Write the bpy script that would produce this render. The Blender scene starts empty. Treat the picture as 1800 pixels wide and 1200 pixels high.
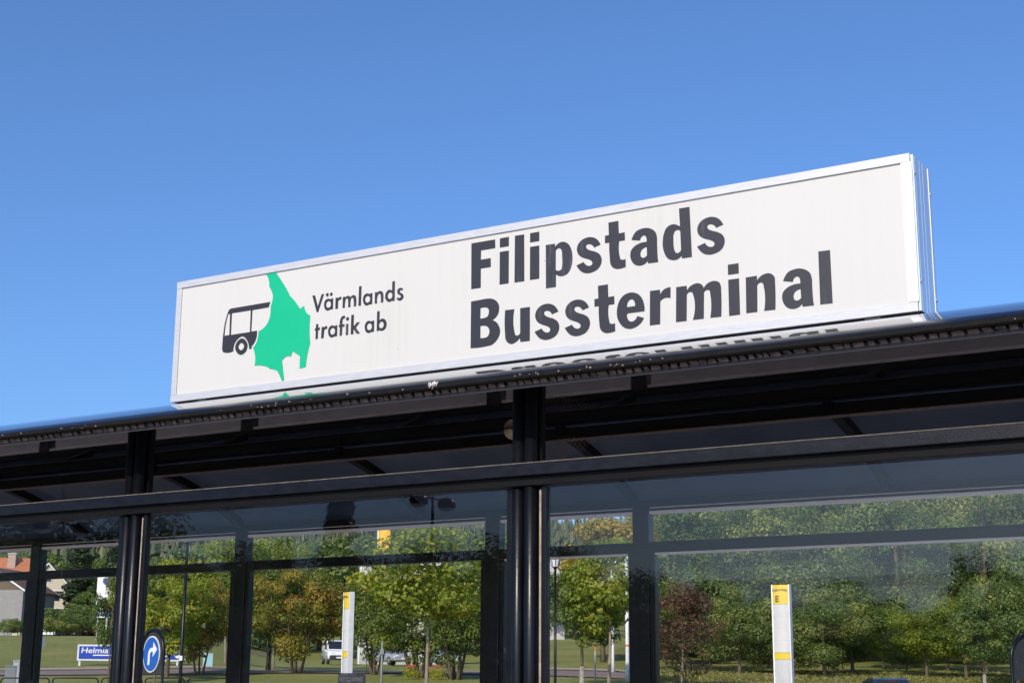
import bpy, bmesh, math, random
import numpy as np
from mathutils import Vector, Matrix

# ------------------------------------------------------------------ camera, sky, sun, exposure
scene = bpy.context.scene
col = scene.collection
EYE = Vector((0.0, 0.0, 1.55))
FPX = 2619.4                                   # focal length in pixels of an 1800 px wide frame
CR = Vector((0.99997734, -0.00151165, 0.00655938))
CU = Vector((-0.00673131, -0.22456419, 0.97443605))
CF = Vector((0.0, 0.97445813, 0.22456928))
cam_data = bpy.data.cameras.new('camera')
cam_data.sensor_width = 36.0
cam_data.lens = FPX * 36.0 / 1800.0
cam_data.clip_start = 0.05
cam_data.clip_end = 5000.0
cam = bpy.data.objects.new('camera', cam_data)
cam.matrix_world = Matrix(((CR.x, CU.x, -CF.x, EYE.x), (CR.y, CU.y, -CF.y, EYE.y), (CR.z, CU.z, -CF.z, EYE.z), (0, 0, 0, 1)))
col.objects.link(cam)
scene.camera = cam

SUN_EL, SUN_AZ = math.radians(33.0), math.radians(24.0)      # azimuth: to the left of straight behind the camera
world = bpy.data.worlds.new('World')
scene.world = world
world.use_nodes = True
wn = world.node_tree
sky = wn.nodes.new('ShaderNodeTexSky')
sky.sky_type = 'NISHITA'
sky.sun_disc = False
sky.sun_elevation = SUN_EL
sky.sun_rotation = math.pi + SUN_AZ
sky.air_density = 0.92
sky.dust_density = 2.0
sky.ozone_density = 10.0
wn.links.new(sky.outputs[0], wn.nodes['Background'].inputs[0])
wn.nodes['Background'].inputs[1].default_value = 0.15
sun_data = bpy.data.lights.new('sun', 'SUN')
sun_data.energy = 3.2
sun_data.angle = math.radians(0.53)
sun_data.color = (1.0, 0.86, 0.66)
sun = bpy.data.objects.new('sun', sun_data)
to_sun = Vector((-math.sin(SUN_AZ) * math.cos(SUN_EL), -math.cos(SUN_AZ) * math.cos(SUN_EL), math.sin(SUN_EL)))
sun.rotation_euler = to_sun.to_track_quat('Z', 'Y').to_euler()
sun.location = (-20, -40, 40)
col.objects.link(sun)
scene.view_settings.view_transform = 'Standard'
scene.view_settings.look = 'None'
scene.view_settings.gamma = 1.0
scene.view_settings.use_curve_mapping = False
scene.view_settings.exposure = 0.3
scene.cycles.max_bounces = 10
scene.cycles.diffuse_bounces = 3
scene.cycles.glossy_bounces = 4
scene.cycles.transparent_max_bounces = 24

# ------------------------------------------------------------------ helpers
rnd = random.Random(7)
YA = 0.546867                                   # angle between the shelter front and the picture plane
AX = Vector((math.cos(YA), -math.sin(YA), 0))   # along the shelter, to the right
VX = Vector((math.sin(YA), math.cos(YA), 0))    # into the shelter


def at(px, py, d):
    """Point seen at photograph pixel (px, py), d metres ahead of the camera."""
    r = CF + CR * ((px - 900.0) / FPX) - CU * ((py - 600.0) / FPX)
    return EYE + r * (d / r.y)


PROFILE = [(-400, 0), (24, 0), (36, .8), (45, .85), (63, .7), (70, 1.6), (80, 2.1), (100, 3.5), (130, 5.4), (190, 7.2), (260, 13), (400, 30), (520, 46), (800, 60), (1500, 62)]
LOW = [(-400, 0), (24, 0), (36, .8), (45, .85), (63, .7), (70, 1.6), (80, 2.1), (130, 3.25), (190, 4.6), (260, 9), (400, 30), (520, 46), (800, 60), (1500, 62)]
PX, PZ = np.array(PROFILE).T
LX, LZ = np.array(LOW).T


def ground_np(x, y):
    a = x / np.maximum(y, 20.0)
    t1 = np.clip((-.15 - a) / .06, 0, 1)
    t2 = np.clip((a + .02) / .05, 0, 1)
    t = np.maximum(t1 * t1 * (3 - 2 * t1), t2 * t2 * (3 - 2 * t2))
    return np.interp(y, PX, PZ) * t + np.interp(y, LX, LZ) * (1 - t)


def gz(x, y):
    return float(ground_np(np.array([x], float), np.array([y], float))[0])


def tag(o, label=None, cat=None, group=None, kind=None):
    if label: o['label'] = label
    if cat: o['category'] = cat
    if group: o['group'] = group
    if kind: o['kind'] = kind
    return o


def thing(name, label, cat, loc=(0, 0, 0), rotz=0.0, group=None):
    o = bpy.data.objects.new(name, None)
    o.empty_display_size = .2
    o.location = loc
    o.rotation_euler = (0, 0, rotz)
    col.objects.link(o)
    return tag(o, label, cat, group)


def copy_tree(o, parent=None):
    c = o.copy()
    col.objects.link(c)
    c.parent = parent
    for ch in list(o.children):
        copy_tree(ch, c)
    return c


def link(name, me, parent=None, loc=(0, 0, 0), rotz=0.0):
    o = bpy.data.objects.new(name, me)
    o.location = loc
    o.rotation_euler = (0, 0, rotz)
    col.objects.link(o)
    o.parent = parent
    return o


class MB:
    """Collects shapes and links them as one mesh object."""
    def __init__(self, off=(0, 0, 0)):
        self.v, self.f, self.off, self.sm = [], [], Vector(off), []

    def add(self, vs, fs, smooth=False):
        n = len(self.v)
        self.v += [Vector(p) - self.off for p in vs]
        self.f += [tuple(i + n for i in f) for f in fs]
        self.sm += [smooth] * len(fs)
        return self

    def box(self, a, b):
        (x0, y0, z0), (x1, y1, z1) = a, b
        return self.add([(x0, y0, z0), (x1, y0, z0), (x1, y1, z0), (x0, y1, z0), (x0, y0, z1), (x1, y0, z1), (x1, y1, z1), (x0, y1, z1)],
                        [(0, 3, 2, 1), (4, 5, 6, 7), (0, 1, 5, 4), (1, 2, 6, 5), (2, 3, 7, 6), (3, 0, 4, 7)])

    def tube(self, pts, rad, n=12, cap=True, smooth=True):
        pts = [Vector(p) for p in pts]
        if not hasattr(rad, '__len__'): rad = [rad] * len(pts)
        vs, fs = [], []
        ref = Vector((0, 0, 1)) if abs((pts[-1] - pts[0]).normalized().z) < .9 else Vector((1, 0, 0))
        for i, p in enumerate(pts):
            d = (pts[min(i + 1, len(pts) - 1)] - pts[max(i - 1, 0)]).normalized()
            s = d.cross(ref).normalized()
            t = s.cross(d)
            for k in range(n):
                a = 2 * math.pi * k / n
                vs.append(p + (s * math.cos(a) + t * math.sin(a)) * rad[i])
        for i in range(len(pts) - 1):
            for k in range(n):
                fs.append((i * n + k, i * n + (k + 1) % n, (i + 1) * n + (k + 1) % n, (i + 1) * n + k))
        self.add(vs, fs, smooth)
        if cap:
            m = len(self.v) - len(vs)
            self.f += [tuple(m + k for k in range(n))[::-1], tuple(m + (len(pts) - 1) * n + k for k in range(n))]
            self.sm += [False, False]
        return self

    def prism(self, poly, axis, a, b):
        """Extrude a polygon (list of 2-D points) along an axis from a to b."""
        def P(p, t):
            return {'x': (t, p[0], p[1]), 'y': (p[0], t, p[1]), 'z': (p[0], p[1], t)}[axis]
        n = len(poly)
        vs = [P(p, a) for p in poly] + [P(p, b) for p in poly]
        return self.add(vs, [tuple(range(n)), tuple(range(2 * n - 1, n - 1, -1))] + [(i, i + n, (i + 1) % n + n, (i + 1) % n) for i in range(n)])

    def loft(self, rings, smooth=True, cap=True):
        n = len(rings[0])
        vs = [p for r in rings for p in r]
        fs = [(i * n + k, i * n + (k + 1) % n, (i + 1) * n + (k + 1) % n, (i + 1) * n + k) for i in range(len(rings) - 1) for k in range(n)]
        self.add(vs, fs, smooth)
        if cap:
            m = len(self.v) - len(vs)
            self.f += [tuple(m + k for k in range(n))[::-1], tuple(m + (len(rings) - 1) * n + k for k in range(n))]
            self.sm += [False, False]
        return self

    def mesh(self, name, mat=None, bevel=0.0, seg=2):
        me = bpy.data.meshes.new(name)
        me.from_pydata([tuple(p) for p in self.v], [], self.f)
        me.polygons.foreach_set('use_smooth', self.sm)
        bm = bmesh.new()
        bm.from_mesh(me)
        bmesh.ops.recalc_face_normals(bm, faces=bm.faces)
        if bevel:
            es = [e for e in bm.edges if len(e.link_faces) == 2 and e.calc_face_angle(0) > .6]
            bmesh.ops.bevel(bm, geom=es, offset=bevel, segments=seg, affect='EDGES', profile=.5, clamp_overlap=True)
        bm.to_mesh(me)
        bm.free()
        if mat: me.materials.append(M[mat])
        return me

    def build(self, name, mat, parent=None, bevel=0.0, loc=(0, 0, 0), rotz=0.0, seg=2):
        return link(name, self.mesh(name, mat, bevel, seg), parent, loc, rotz)


def box(name, mat, parent, a, b, off=(0, 0, 0), bevel=0.0):
    return MB(off).box(a, b).build(name, mat, parent, bevel)


# ------------------------------------------------------------------ materials
M = {}


class NT:
    def __init__(self, name):
        self.m = bpy.data.materials.new(name)
        self.m.use_nodes = True
        self.t = self.m.node_tree
        self.t.nodes.clear()
        self.out = self.t.nodes.new('ShaderNodeOutputMaterial')
        M[name] = self.m

    def n(self, typ, **kw):
        nd = self.t.nodes.new('ShaderNode' + typ)
        for k, v in kw.items():
            if k.startswith('i_'):
                key = k[2:]
                nd.inputs[int(key) if key.isdigit() else key.replace('_', ' ')].default_value = v
            else:
                setattr(nd, k, v)
        return nd

    def l(self, a, b, ao=0, bi=0):
        self.t.links.new(a.outputs[ao], b.inputs[bi])
        return b

    def surf(self, nd):
        self.t.links.new(nd.outputs[0], self.out.inputs[0])


def ramp(t, stops):
    r = t.n('ValToRGB')
    el = r.color_ramp.elements
    while len(el) < len(stops): el.new(.5)
    for e, (p, c) in zip(el, stops):
        e.position = p
        e.color = (*c, 1) if len(c) == 3 else c
    return r


def paint(name, c, rough=.45, var=.25, scale=6.0, metal=0.0, bump=0.0, stretch=(1, 1, 1), coords='Object', spec=.5, coat=0.0):
    """Painted or plain surface: base colour with uneven tone, roughness and fine relief."""
    t = NT(name)
    tc = t.n('TexCoord')
    mp = t.n('Mapping')
    mp.inputs['Scale'].default_value = stretch
    t.l(tc, mp, coords)
    nz = t.n('TexNoise', i_Scale=scale, i_Detail=6.0, i_Roughness=.62)
    t.l(mp, nz)
    a = tuple(x * (1 - var) for x in c)
    b = tuple(min(1, x * (1 + var)) for x in c)
    r = ramp(t, [(.3, a), (.7, b)])
    t.l(nz, r, 'Fac', 0)
    p = t.n('BsdfPrincipled', i_Metallic=metal)
    p.inputs['Specular IOR Level'].default_value = spec
    p.inputs['Coat Weight'].default_value = coat
    t.l(r, p, 0, 'Base Color')
    rr = t.n('MapRange')
    rr.inputs['To Min'].default_value = max(0, rough - .1)
    rr.inputs['To Max'].default_value = min(1, rough + .12)
    t.l(nz, rr, 'Fac', 0)
    t.l(rr, p, 0, 'Roughness')
    if bump:
        nb = t.n('TexNoise', i_Scale=scale * 9, i_Detail=4.0)
        t.l(mp, nb)
        b = t.n('Bump', i_Strength=bump, i_Distance=.01)
        t.l(nb, b, 'Fac', 'Height')
        t.l(b, p, 0, 'Normal')
    t.surf(p)
    return M[name]


def leaf_mat(name, c0, c1, c2, trans=.4):
    """Leaves: tone differs leaf by leaf (face attribute tint) and tree by tree."""
    t = NT(name)
    at_ = t.n('Attribute', attribute_name='tint')
    oi = t.n('ObjectInfo')
    ad = t.n('Math', operation='MULTIPLY_ADD')
    ad.inputs[1].default_value = .16
    t.l(oi, ad, 'Random', 0)
    t.l(at_, ad, 'Fac', 2)
    r = ramp(t, [(.12, c0), (.55, c1), (1.0, c2)])
    t.l(ad, r)
    d = t.n('BsdfPrincipled', i_Roughness=.5)
    d.inputs['Specular IOR Level'].default_value = .25
    t.l(r, d, 0, 'Base Color')
    tr = t.n('BsdfTranslucent')
    br = t.n('HueSaturation', i_Value=1.5, i_Saturation=1.15)
    t.l(r, br, 0, 'Color')
    t.l(br, tr, 0, 'Color')
    mx = t.n('MixShader', i_Fac=trans)
    t.l(d, mx, 0, 1)
    t.l(tr, mx, 0, 2)
    t.surf(mx)


def glass_mat(name, tint, dust=.0005, smear=.003, spots=.011, f0=.04):
    """Clear pane: Schlick reflection on both faces, tinted see-through, dust specks and faint smears."""
    t = NT(name)
    g = t.n('NewGeometry')
    dt = t.n('VectorMath', operation='DOT_PRODUCT')
    t.l(g, dt, 'Incoming', 0)
    t.l(g, dt, 'Normal', 1)
    ab = t.n('Math', operation='ABSOLUTE'); t.l(dt, ab, 'Value', 0)
    su = t.n('Math', operation='SUBTRACT'); su.inputs[0].default_value = 1; t.l(ab, su, 0, 1)
    po = t.n('Math', operation='POWER'); po.inputs[1].default_value = 5; t.l(su, po)
    ma = t.n('Math', operation='MULTIPLY_ADD'); ma.inputs[1].default_value = 1 - f0; ma.inputs[2].default_value = f0; t.l(po, ma)
    tr = t.n('BsdfTransparent'); tr.inputs[0].default_value = (*tint, 1)
    gl = t.n('BsdfGlossy', i_Roughness=0.0); gl.inputs[0].default_value = (1, 1, 1, 1)
    mx = t.n('MixShader'); t.l(ma, mx, 0, 0); t.l(tr, mx, 0, 1); t.l(gl, mx, 0, 2)
    tc = t.n('TexCoord')
    vo = t.n('TexVoronoi', i_Scale=34.0); t.l(tc, vo, 'Object')
    r1 = ramp(t, [(spots, (.8, .8, .8)), (spots * 2.2, (0, 0, 0))]); t.l(vo, r1, 'Distance', 0)
    mp = t.n('Mapping'); mp.inputs['Rotation'].default_value = (0, .9, 0); mp.inputs['Scale'].default_value = (.5, 1, 3.2); t.l(tc, mp, 'Object')
    n2 = t.n('TexNoise', i_Scale=1.3, i_Detail=6.0, i_Distortion=.6); t.l(mp, n2)
    r2 = ramp(t, [(.5, (dust,) * 3), (.8, (dust + smear,) * 3)]); t.l(n2, r2)
    mxx = t.n('Math', operation='MAXIMUM'); t.l(r1, mxx, 0, 0); t.l(r2, mxx, 0, 1)
    df = t.n('BsdfDiffuse'); df.inputs[0].default_value = (.42, .40, .36, 1)
    m2 = t.n('MixShader'); t.l(mxx, m2, 0, 0); t.l(mx, m2, 0, 1); t.l(df, m2, 0, 2)
    t.surf(m2)


def acrylic_mat(name):
    """Smoked acrylic roof sheet: dark, glossy on both faces, letting a little daylight through."""
    t = NT(name)
    tc = t.n('TexCoord')
    nz = t.n('TexNoise', i_Scale=1.3, i_Detail=5.0); t.l(tc, nz, 'Object')
    p = t.n('BsdfPrincipled', i_IOR=1.49)
    p.inputs['Base Color'].default_value = (.012, .013, .018, 1)
    p.inputs['Roughness'].default_value = .03
    p.inputs['Coat Weight'].default_value = .6
    p.inputs['Coat Roughness'].default_value = .02
    nb = t.n('TexNoise', i_Scale=9.0, i_Detail=2.0); t.l(tc, nb, 'Object')
    bp = t.n('Bump', i_Strength=.012, i_Distance=.003); t.l(nb, bp, 'Fac', 'Height'); t.l(bp, p, 0, 'Normal')
    tr = t.n('BsdfTranslucent')
    r = ramp(t, [(.3, (.10, .105, .12)), (.75, (.15, .155, .165))]); t.l(nz, r); t.l(r, tr, 0, 'Color')
    ad = t.n('AddShader'); t.l(p, ad, 0, 0); t.l(tr, ad, 0, 1)
    t.surf(ad)


def grass_mat(name):
    t = NT(name)
    tc = t.n('TexCoord')
    n1 = t.n('TexNoise', i_Scale=.16, i_Detail=8.0, i_Roughness=.7); t.l(tc, n1, 'Object')
    n2 = t.n('TexNoise', i_Scale=5.0, i_Detail=8.0, i_Roughness=.75); t.l(tc, n2, 'Object')
    mx = t.n('Math', operation='MULTIPLY_ADD'); mx.inputs[1].default_value = .55; t.l(n2, mx, 'Fac', 0)
    ha = t.n('Math', operation='MULTIPLY'); ha.inputs[1].default_value = .5; t.l(n1, ha, 'Fac', 0); t.l(ha, mx, 0, 2)
    r = ramp(t, [(.36, (.12, .15, .030)), (.5, (.20, .22, .055)), (.6, (.28, .265, .085)), (.72, (.34, .29, .12))]); t.l(mx, r)
    p = t.n('BsdfPrincipled', i_Roughness=.8); p.inputs['Specular IOR Level'].default_value = .2; t.l(r, p, 0, 'Base Color')
    b = t.n('Bump', i_Strength=.9, i_Distance=.12); t.l(n2, b, 'Fac', 'Height'); t.l(b, p, 0, 'Normal')
    t.surf(p)


def weathered_black(name, c=(.022, .021, .026)):
    """Black vinyl letter film, worn by rain: pale runs towards the lower edge of the sign."""
    t = NT(name)
    tc = t.n('TexCoord')
    mp = t.n('Mapping'); mp.inputs['Scale'].default_value = (26, 1, 3.2); t.l(tc, mp, 'Object')
    n1 = t.n('TexNoise', i_Scale=1.6, i_Detail=6.0, i_Roughness=.65); t.l(mp, n1)
    n2 = t.n('TexNoise', i_Scale=1.1, i_Detail=2.0); t.l(tc, n2, 'Object')
    mu = t.n('Math', operation='MULTIPLY'); t.l(n1, mu, 'Fac', 0); t.l(n2, mu, 'Fac', 1)
    r = ramp(t, [(.32, c), (.40, tuple(x * 1.7 for x in c)), (.47, tuple(x * 4 for x in c))]); t.l(mu, r)
    p = t.n('BsdfPrincipled', i_Roughness=.42); t.l(r, p, 0, 'Base Color')
    t.surf(p)


paint('black_paint', (.0035, .004, .006), .30, .35, 5, bump=.06, spec=.28)
paint('black_matt', (.0035, .0032, .0035), .6, .4, 8, bump=.1, spec=.15)
paint('eave_paint', (.005, .006, .012), .2, .5, 7, bump=.04, stretch=(.2, 1, 1), spec=.3)
paint('eave_lip', (.0045, .0038, .0035), .7, .8, 18, bump=.6, stretch=(.4, 1, 1), spec=.2)
paint('beam_paint', (.0035, .004, .008), .36, .6, 14, bump=.2, stretch=(1, 1, 2), spec=.25)
paint('edge_tan', (.15, .125, .095), .8, .5, 30)
paint('ceiling_black', (.006, .0055, .006), .0, .3, 3, spec=.2)
M['ceiling_black'].node_tree.nodes['Principled BSDF'].inputs['Specular Tint'].default_value = (1, .80, .72, 1)
M['ceiling_black'].node_tree.nodes['Map Range'].inputs['To Max'].default_value = .02
paint('rust_trim', (.085, .058, .042), .7, .6, 30, bump=.5)
paint('pale_trim', (.74, .68, .67), .5, .15, 9, stretch=(.3, 1, 8))
paint('gasket', (.30, .24, .18), .65, .35, 20)
paint('aluminium', (.52, .53, .56), .42, .10, 40, metal=.2, bump=.12, stretch=(.25, 1, 4))
paint('aluminium_end', (.80, .81, .83), .22, .06, 12, metal=.6, stretch=(3, 3, .3))
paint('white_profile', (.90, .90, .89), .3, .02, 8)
def sign_panel(name):
    """White acrylic face: faint rain runs and a slightly uneven tone."""
    t = NT(name)
    tc = t.n('TexCoord')
    mp = t.n('Mapping'); mp.inputs['Scale'].default_value = (14, 1, .5); t.l(tc, mp, 'Object')
    n1 = t.n('TexNoise', i_Scale=1.5, i_Detail=6.0, i_Roughness=.6); t.l(mp, n1)
    n2 = t.n('TexNoise', i_Scale=.9, i_Detail=3.0); t.l(tc, n2, 'Object')
    n3 = t.n('TexVoronoi', i_Scale=5.5); t.l(tc, n3, 'Object')
    mu = t.n('Math', operation='MULTIPLY'); t.l(n1, mu, 'Fac', 0); t.l(n2, mu, 'Fac', 1)
    r = ramp(t, [(.15, (.572, .566, .538)), (.34, (.564, .556, .526)), (.5, (.535, .526, .492))]); t.l(mu, r)
    r3 = ramp(t, [(.012, (.25, .24, .22)), (.02, (1, 1, 1))]); t.l(n3, r3, 'Distance', 0)
    mm = t.n('MixRGB', blend_type='MULTIPLY', i_Fac=1.0); t.l(r, mm, 0, 1); t.l(r3, mm, 0, 2)
    p = t.n('BsdfPrincipled', i_Roughness=.24); t.l(mm, p, 0, 'Base Color')
    t.surf(p)


sign_panel('sign_white')
paint('green_film', (.003, .42, .205), .3, .03, 3)
weathered_black('letter_black')
glass_mat('glass', (.99, .992, .992), f0=.021)
glass_mat('glass_rear', (.99, .993, .992), .0004, .002, .006, f0=.010)
acrylic_mat('smoked_acrylic')
grass_mat('grass')
paint('asphalt', (.20, .155, .14), .85, .15, 3, bump=.3)
paint('yard_asphalt', (.085, .064, .055), .85, .2, 3, bump=.3)
paint('paving', (.42, .385, .35), .85, .12, 2, bump=.3)
paint('kerb_stone', (.42, .39, .34), .85, .2, 3)
paint('verge_gravel', (.34, .27, .20), .9, .5, 7, bump=.8)
paint('bark', (.11, .085, .06), .9, .45, 9, bump=.8, stretch=(1, 1, .3))
paint('pale_bark', (.26, .22, .15), .85, .35, 7, bump=.5, stretch=(1, 1, .4))
paint('chalk_bark', (.27, .26, .22), .9, .45, 9, bump=.5)
leaf_mat('leaf_dark', (.042, .078, .016), (.105, .155, .030), (.21, .25, .050))
leaf_mat('leaf_oak', (.066, .110, .030), (.150, .210, .058), (.33, .31, .085))
leaf_mat('leaf_lime', (.085, .135, .018), (.225, .28, .034), (.42, .39, .060), .45)
leaf_mat('leaf_yellow', (.12, .14, .022), (.32, .27, .040), (.50, .32, .045), .45)
leaf_mat('leaf_rust', (.095, .115, .020), (.24, .25, .044), (.40, .24, .060))
leaf_mat('leaf_purple', (.060, .060, .030), (.110, .068, .048), (.22, .085, .055))
leaf_mat('grass_blade', (.10, .125, .028), (.19, .20, .055), (.32, .28, .11), .3)
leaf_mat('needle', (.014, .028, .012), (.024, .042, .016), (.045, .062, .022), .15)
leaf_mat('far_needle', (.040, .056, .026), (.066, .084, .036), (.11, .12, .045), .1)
paint('sign_blue', (.012, .055, .42), .35, .05, 4)
paint('turn_blue', (.010, .11, .46), .35, .06, 4)
paint('mark_white', (.78, .78, .77), .4, .05, 5)
paint('pole_white', (.68, .70, .72), .45, .08, 6)
paint('post_grey', (.40, .41, .42), .5, .15, 8)
paint('cabinet_grey', (.20, .22, .22), .5, .12, 4)
paint('stop_yellow', (.72, .52, .035), .35, .05, 4)
paint('stop_white', (.60, .60, .58), .35, .06, 3)
paint('stop_grey', (.52, .53, .52), .4, .1, 4, stretch=(1, 1, .4))
paint('stop_text', (.10, .075, .02), .5, .1, 4)
paint('banner_yellow', (.80, .42, .01), .5, .06, 2)
paint('pale_blue', (.26, .50, .58), .4, .2, 2)
paint('tile_roof', (.40, .145, .065), .75, .22, 3, bump=.5)
paint('old_roof', (.16, .085, .06), .8, .22, 3, bump=.5)
paint('render_grey', (.27, .265, .265), .85, .1, 1)
paint('brick_brown', (.13, .095, .065), .85, .3, 6)
paint('cream_boards', (.55, .50, .38), .7, .1, 3)
paint('chimney_brick', (.42, .32, .25), .85, .15, 5)
paint('window_dark', (.02, .025, .03), .12, .1, 3)
paint('wall_light', (.50, .50, .49), .7, .06, 1)
paint('dark_panel', (.07, .07, .075), .6, .2, 2)
paint('car_red', (.075, .008, .012), .22, .08, 3, coat=.6)
paint('car_white', (.72, .73, .74), .28, .04, 3, coat=.5)
paint('car_silver', (.42, .44, .48), .25, .06, 3, metal=.4, coat=.5)
paint('car_navy', (.035, .045, .095), .22, .1, 3, metal=.3, coat=.7)
paint('plastic_black', (.03, .03, .032), .6, .2, 5)
paint('rubber', (.02, .02, .02), .85, .2, 8)
paint('rim', (.35, .36, .38), .35, .1, 6, metal=.6)
paint('lamp_clear', (.72, .74, .76), .15, .05, 4)
paint('lamp_orange', (.75, .16, .02), .25, .05, 4)
paint('lamp_red', (.40, .01, .012), .25, .1, 4)
paint('bloom_red', (.62, .03, .03), .6, .2, 6)
paint('sticker_grey', (.23, .23, .22), .5, .5, 14)
paint('sticker_text', (.48, .47, .44), .5, .2, 8)
paint('wire', (.16, .11, .07), .6, .3, 20)

# ------------------------------------------------------------------ ground, road, paving
def sheet(name, xs, ys, mat, dz=0.0, fn=None):
    X, Y = np.meshgrid(np.array(xs, float), np.array(ys, float))
    Z = ground_np(X, Y) + dz
    if fn: X, Y, Z = fn(X, Y)
    n, m = X.shape
    vs = np.stack([X, Y, Z], -1).reshape(-1, 3)
    i = np.arange(n * m).reshape(n, m)
    q = np.stack([i[:-1, :-1], i[:-1, 1:], i[1:, 1:], i[1:, :-1]], -1).reshape(-1, 4)
    me = bpy.data.meshes.new(name)
    me.from_pydata(vs.tolist(), [], q.tolist())
    me.polygons.foreach_set('use_smooth', [True] * len(q))
    me.materials.append(M[mat])
    return tag(link(name, me), kind='structure')


gx = np.concatenate([np.linspace(-900, -130, 30), np.linspace(-126, 90, 109), np.linspace(100, 900, 30)])
gy = np.concatenate([np.linspace(-400, 20, 30), np.arange(22, 64, 3.0), np.arange(64, 140, 1.5), np.linspace(142, 300, 50), np.linspace(310, 1400, 40)])
sheet('ground', gx, gy, 'grass')
sheet('paving', gx[(gx > -70) & (gx < 70)], gy[gy < 21], 'paving', .006)
sheet('bus_yard', gx[(gx > -70) & (gx < 70)], gy[(gy > 19.5) & (gy < 62)], 'yard_asphalt', .012)


def strip(name, line, half, mat, dz):
    """A band draped over the ground along a centre line of (x, y) points."""
    pts = []
    for (x0, y0), (x1, y1) in zip(line[:-1], line[1:]):
        k = max(2, int(math.hypot(x1 - x0, y1 - y0) / 1.5))
        pts += [(x0 + (x1 - x0) * i / k, y0 + (y1 - y0) * i / k) for i in range(k)]
    pts.append(line[-1])
    vs, fs, nw = [], [], 6
    for i, (x, y) in enumerate(pts):
        a, b = pts[max(0, i - 1)], pts[min(len(pts) - 1, i + 1)]
        d = Vector((b[0] - a[0], b[1] - a[1], 0)).normalized()
        nrm = Vector((-d.y, d.x, 0))
        for k in range(nw):
            p = Vector((x, y, 0)) + nrm * (half[0] + (half[1] - half[0]) * k / (nw - 1))
            vs.append((p.x, p.y, gz(p.x, p.y) + dz))
    for i in range(len(pts) - 1):
        for k in range(nw - 1):
            fs.append((i * nw + k, i * nw + k + 1, (i + 1) * nw + k + 1, (i + 1) * nw + k))
    me = bpy.data.meshes.new(name)
    me.from_pydata(vs, [], fs)
    me.materials.append(M[mat])
    return tag(link(name, me), kind='structure')


ROAD = [(-60, 73), (-34, 74.5), (-22, 78), (-12, 82), (-4, 83), (4, 80), (9, 76), (16, 71)]
strip('road', ROAD, (-2.6, 2.6), 'asphalt', .05)
strip('kerb', ROAD, (2.62, 2.9), 'kerb_stone', .14)
strip('verge', ROAD, (2.95, 4.6), 'verge_gravel', .06)
UPPER = [(-110, 187), (-60, 189), (-30, 191)]
strip('upper_road', UPPER, (-5, 4), 'asphalt', .06)

# ------------------------------------------------------------------ waiting shelter
SO = Vector((-5.3, 8.4, 0.0))                   # shelter origin in its own along / into coordinates
def to_world(u, v, w=0.0):
    p = AX * u + VX * v
    return Vector((p.x, p.y, w))


shelter = thing('bus_shelter', 'long black glazed waiting shelter with shallow curved smoked roof', 'shelter', to_world(SO.x, SO.y), -YA)
S = lambda: MB(SO)
MOD, P0 = 2.765, -3.885
GRID = [P0 + MOD * k for k in range(-4, 2)]
UL, UR = GRID[0] - .12, GRID[-1] + .12
RR, VC0, VC1, WC = 3.5, 7.9, 8.9, -.07
def arc_w(v, r=RR):
    if v < VC0: return WC + math.sqrt(r * r - (VC0 - v) ** 2)
    if v > VC1: return WC + math.sqrt(r * r - (v - VC1) ** 2)
    return WC + r
def roof_profile(r):
    a = math.asin(1.71 / RR)
    pts = [(VC0 - r * math.sin(a * (1 - i / 24)), WC + r * math.cos(a * (1 - i / 24))) for i in range(25)]
    return pts + [(VC1 + r * math.sin(a * i / 24), WC + r * math.cos(a * i / 24)) for i in range(25)]
up, dn = roof_profile(RR), roof_profile(RR - .008)
rings = [[(u, v, w) for v, w in up + dn[::-1]] for u in np.linspace(UL - .25, UR + .25, 2)]
S().loft(rings, smooth=False).build('roof_sheet', 'smoked_acrylic', shelter)
rs = shelter.children[0].data
rs.polygons.foreach_set('use_smooth', [len(p.vertices) == 4 for p in rs.polygons])
# mark the sheet's long edges sharp so the thin rim does not shade round
bm = bmesh.new(); bm.from_mesh(rs)
for e in bm.edges:
    if len(e.link_faces) == 2 and e.calc_face_angle(0) > .6: e.smooth = False
bm.to_mesh(rs); bm.free()

# ribs and purlins under the sheet
def rib(u):
    pr = roof_profile(RR - .010)
    lo = roof_profile(RR - .075)
    for a, b in ((6, 21), (31, 49)):
        S().loft([[(x, v, w) for v, w in pr[a:b] + lo[a:b][::-1]] for x in (u - .035, u + .035)], smooth=False).build('rib', 'black_matt', shelter)
RIBS = [-3.25 + 2.03 * k for k in range(-6, 2)]
for u in RIBS: rib(u)
for v0, v1, dz in ((9.36, 9.42, .085), (7.36, 7.42, .085)):
    w1 = min(arc_w(v0), arc_w(v1)) - .012
    o = box('purlin', 'black_matt', shelter, (UL, v0, w1 - dz), (UR, v1, w1), SO, .004)
    box('purlin_lip', 'rust_trim', o, (UL, v0 - .014, w1 - dz - .006), (UR, v1 + .01, w1 - dz), SO)

box('ceiling_panel', 'ceiling_black', shelter, (UL, 7.425, 3.396), (UR, 9.355, 3.412), SO)
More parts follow.
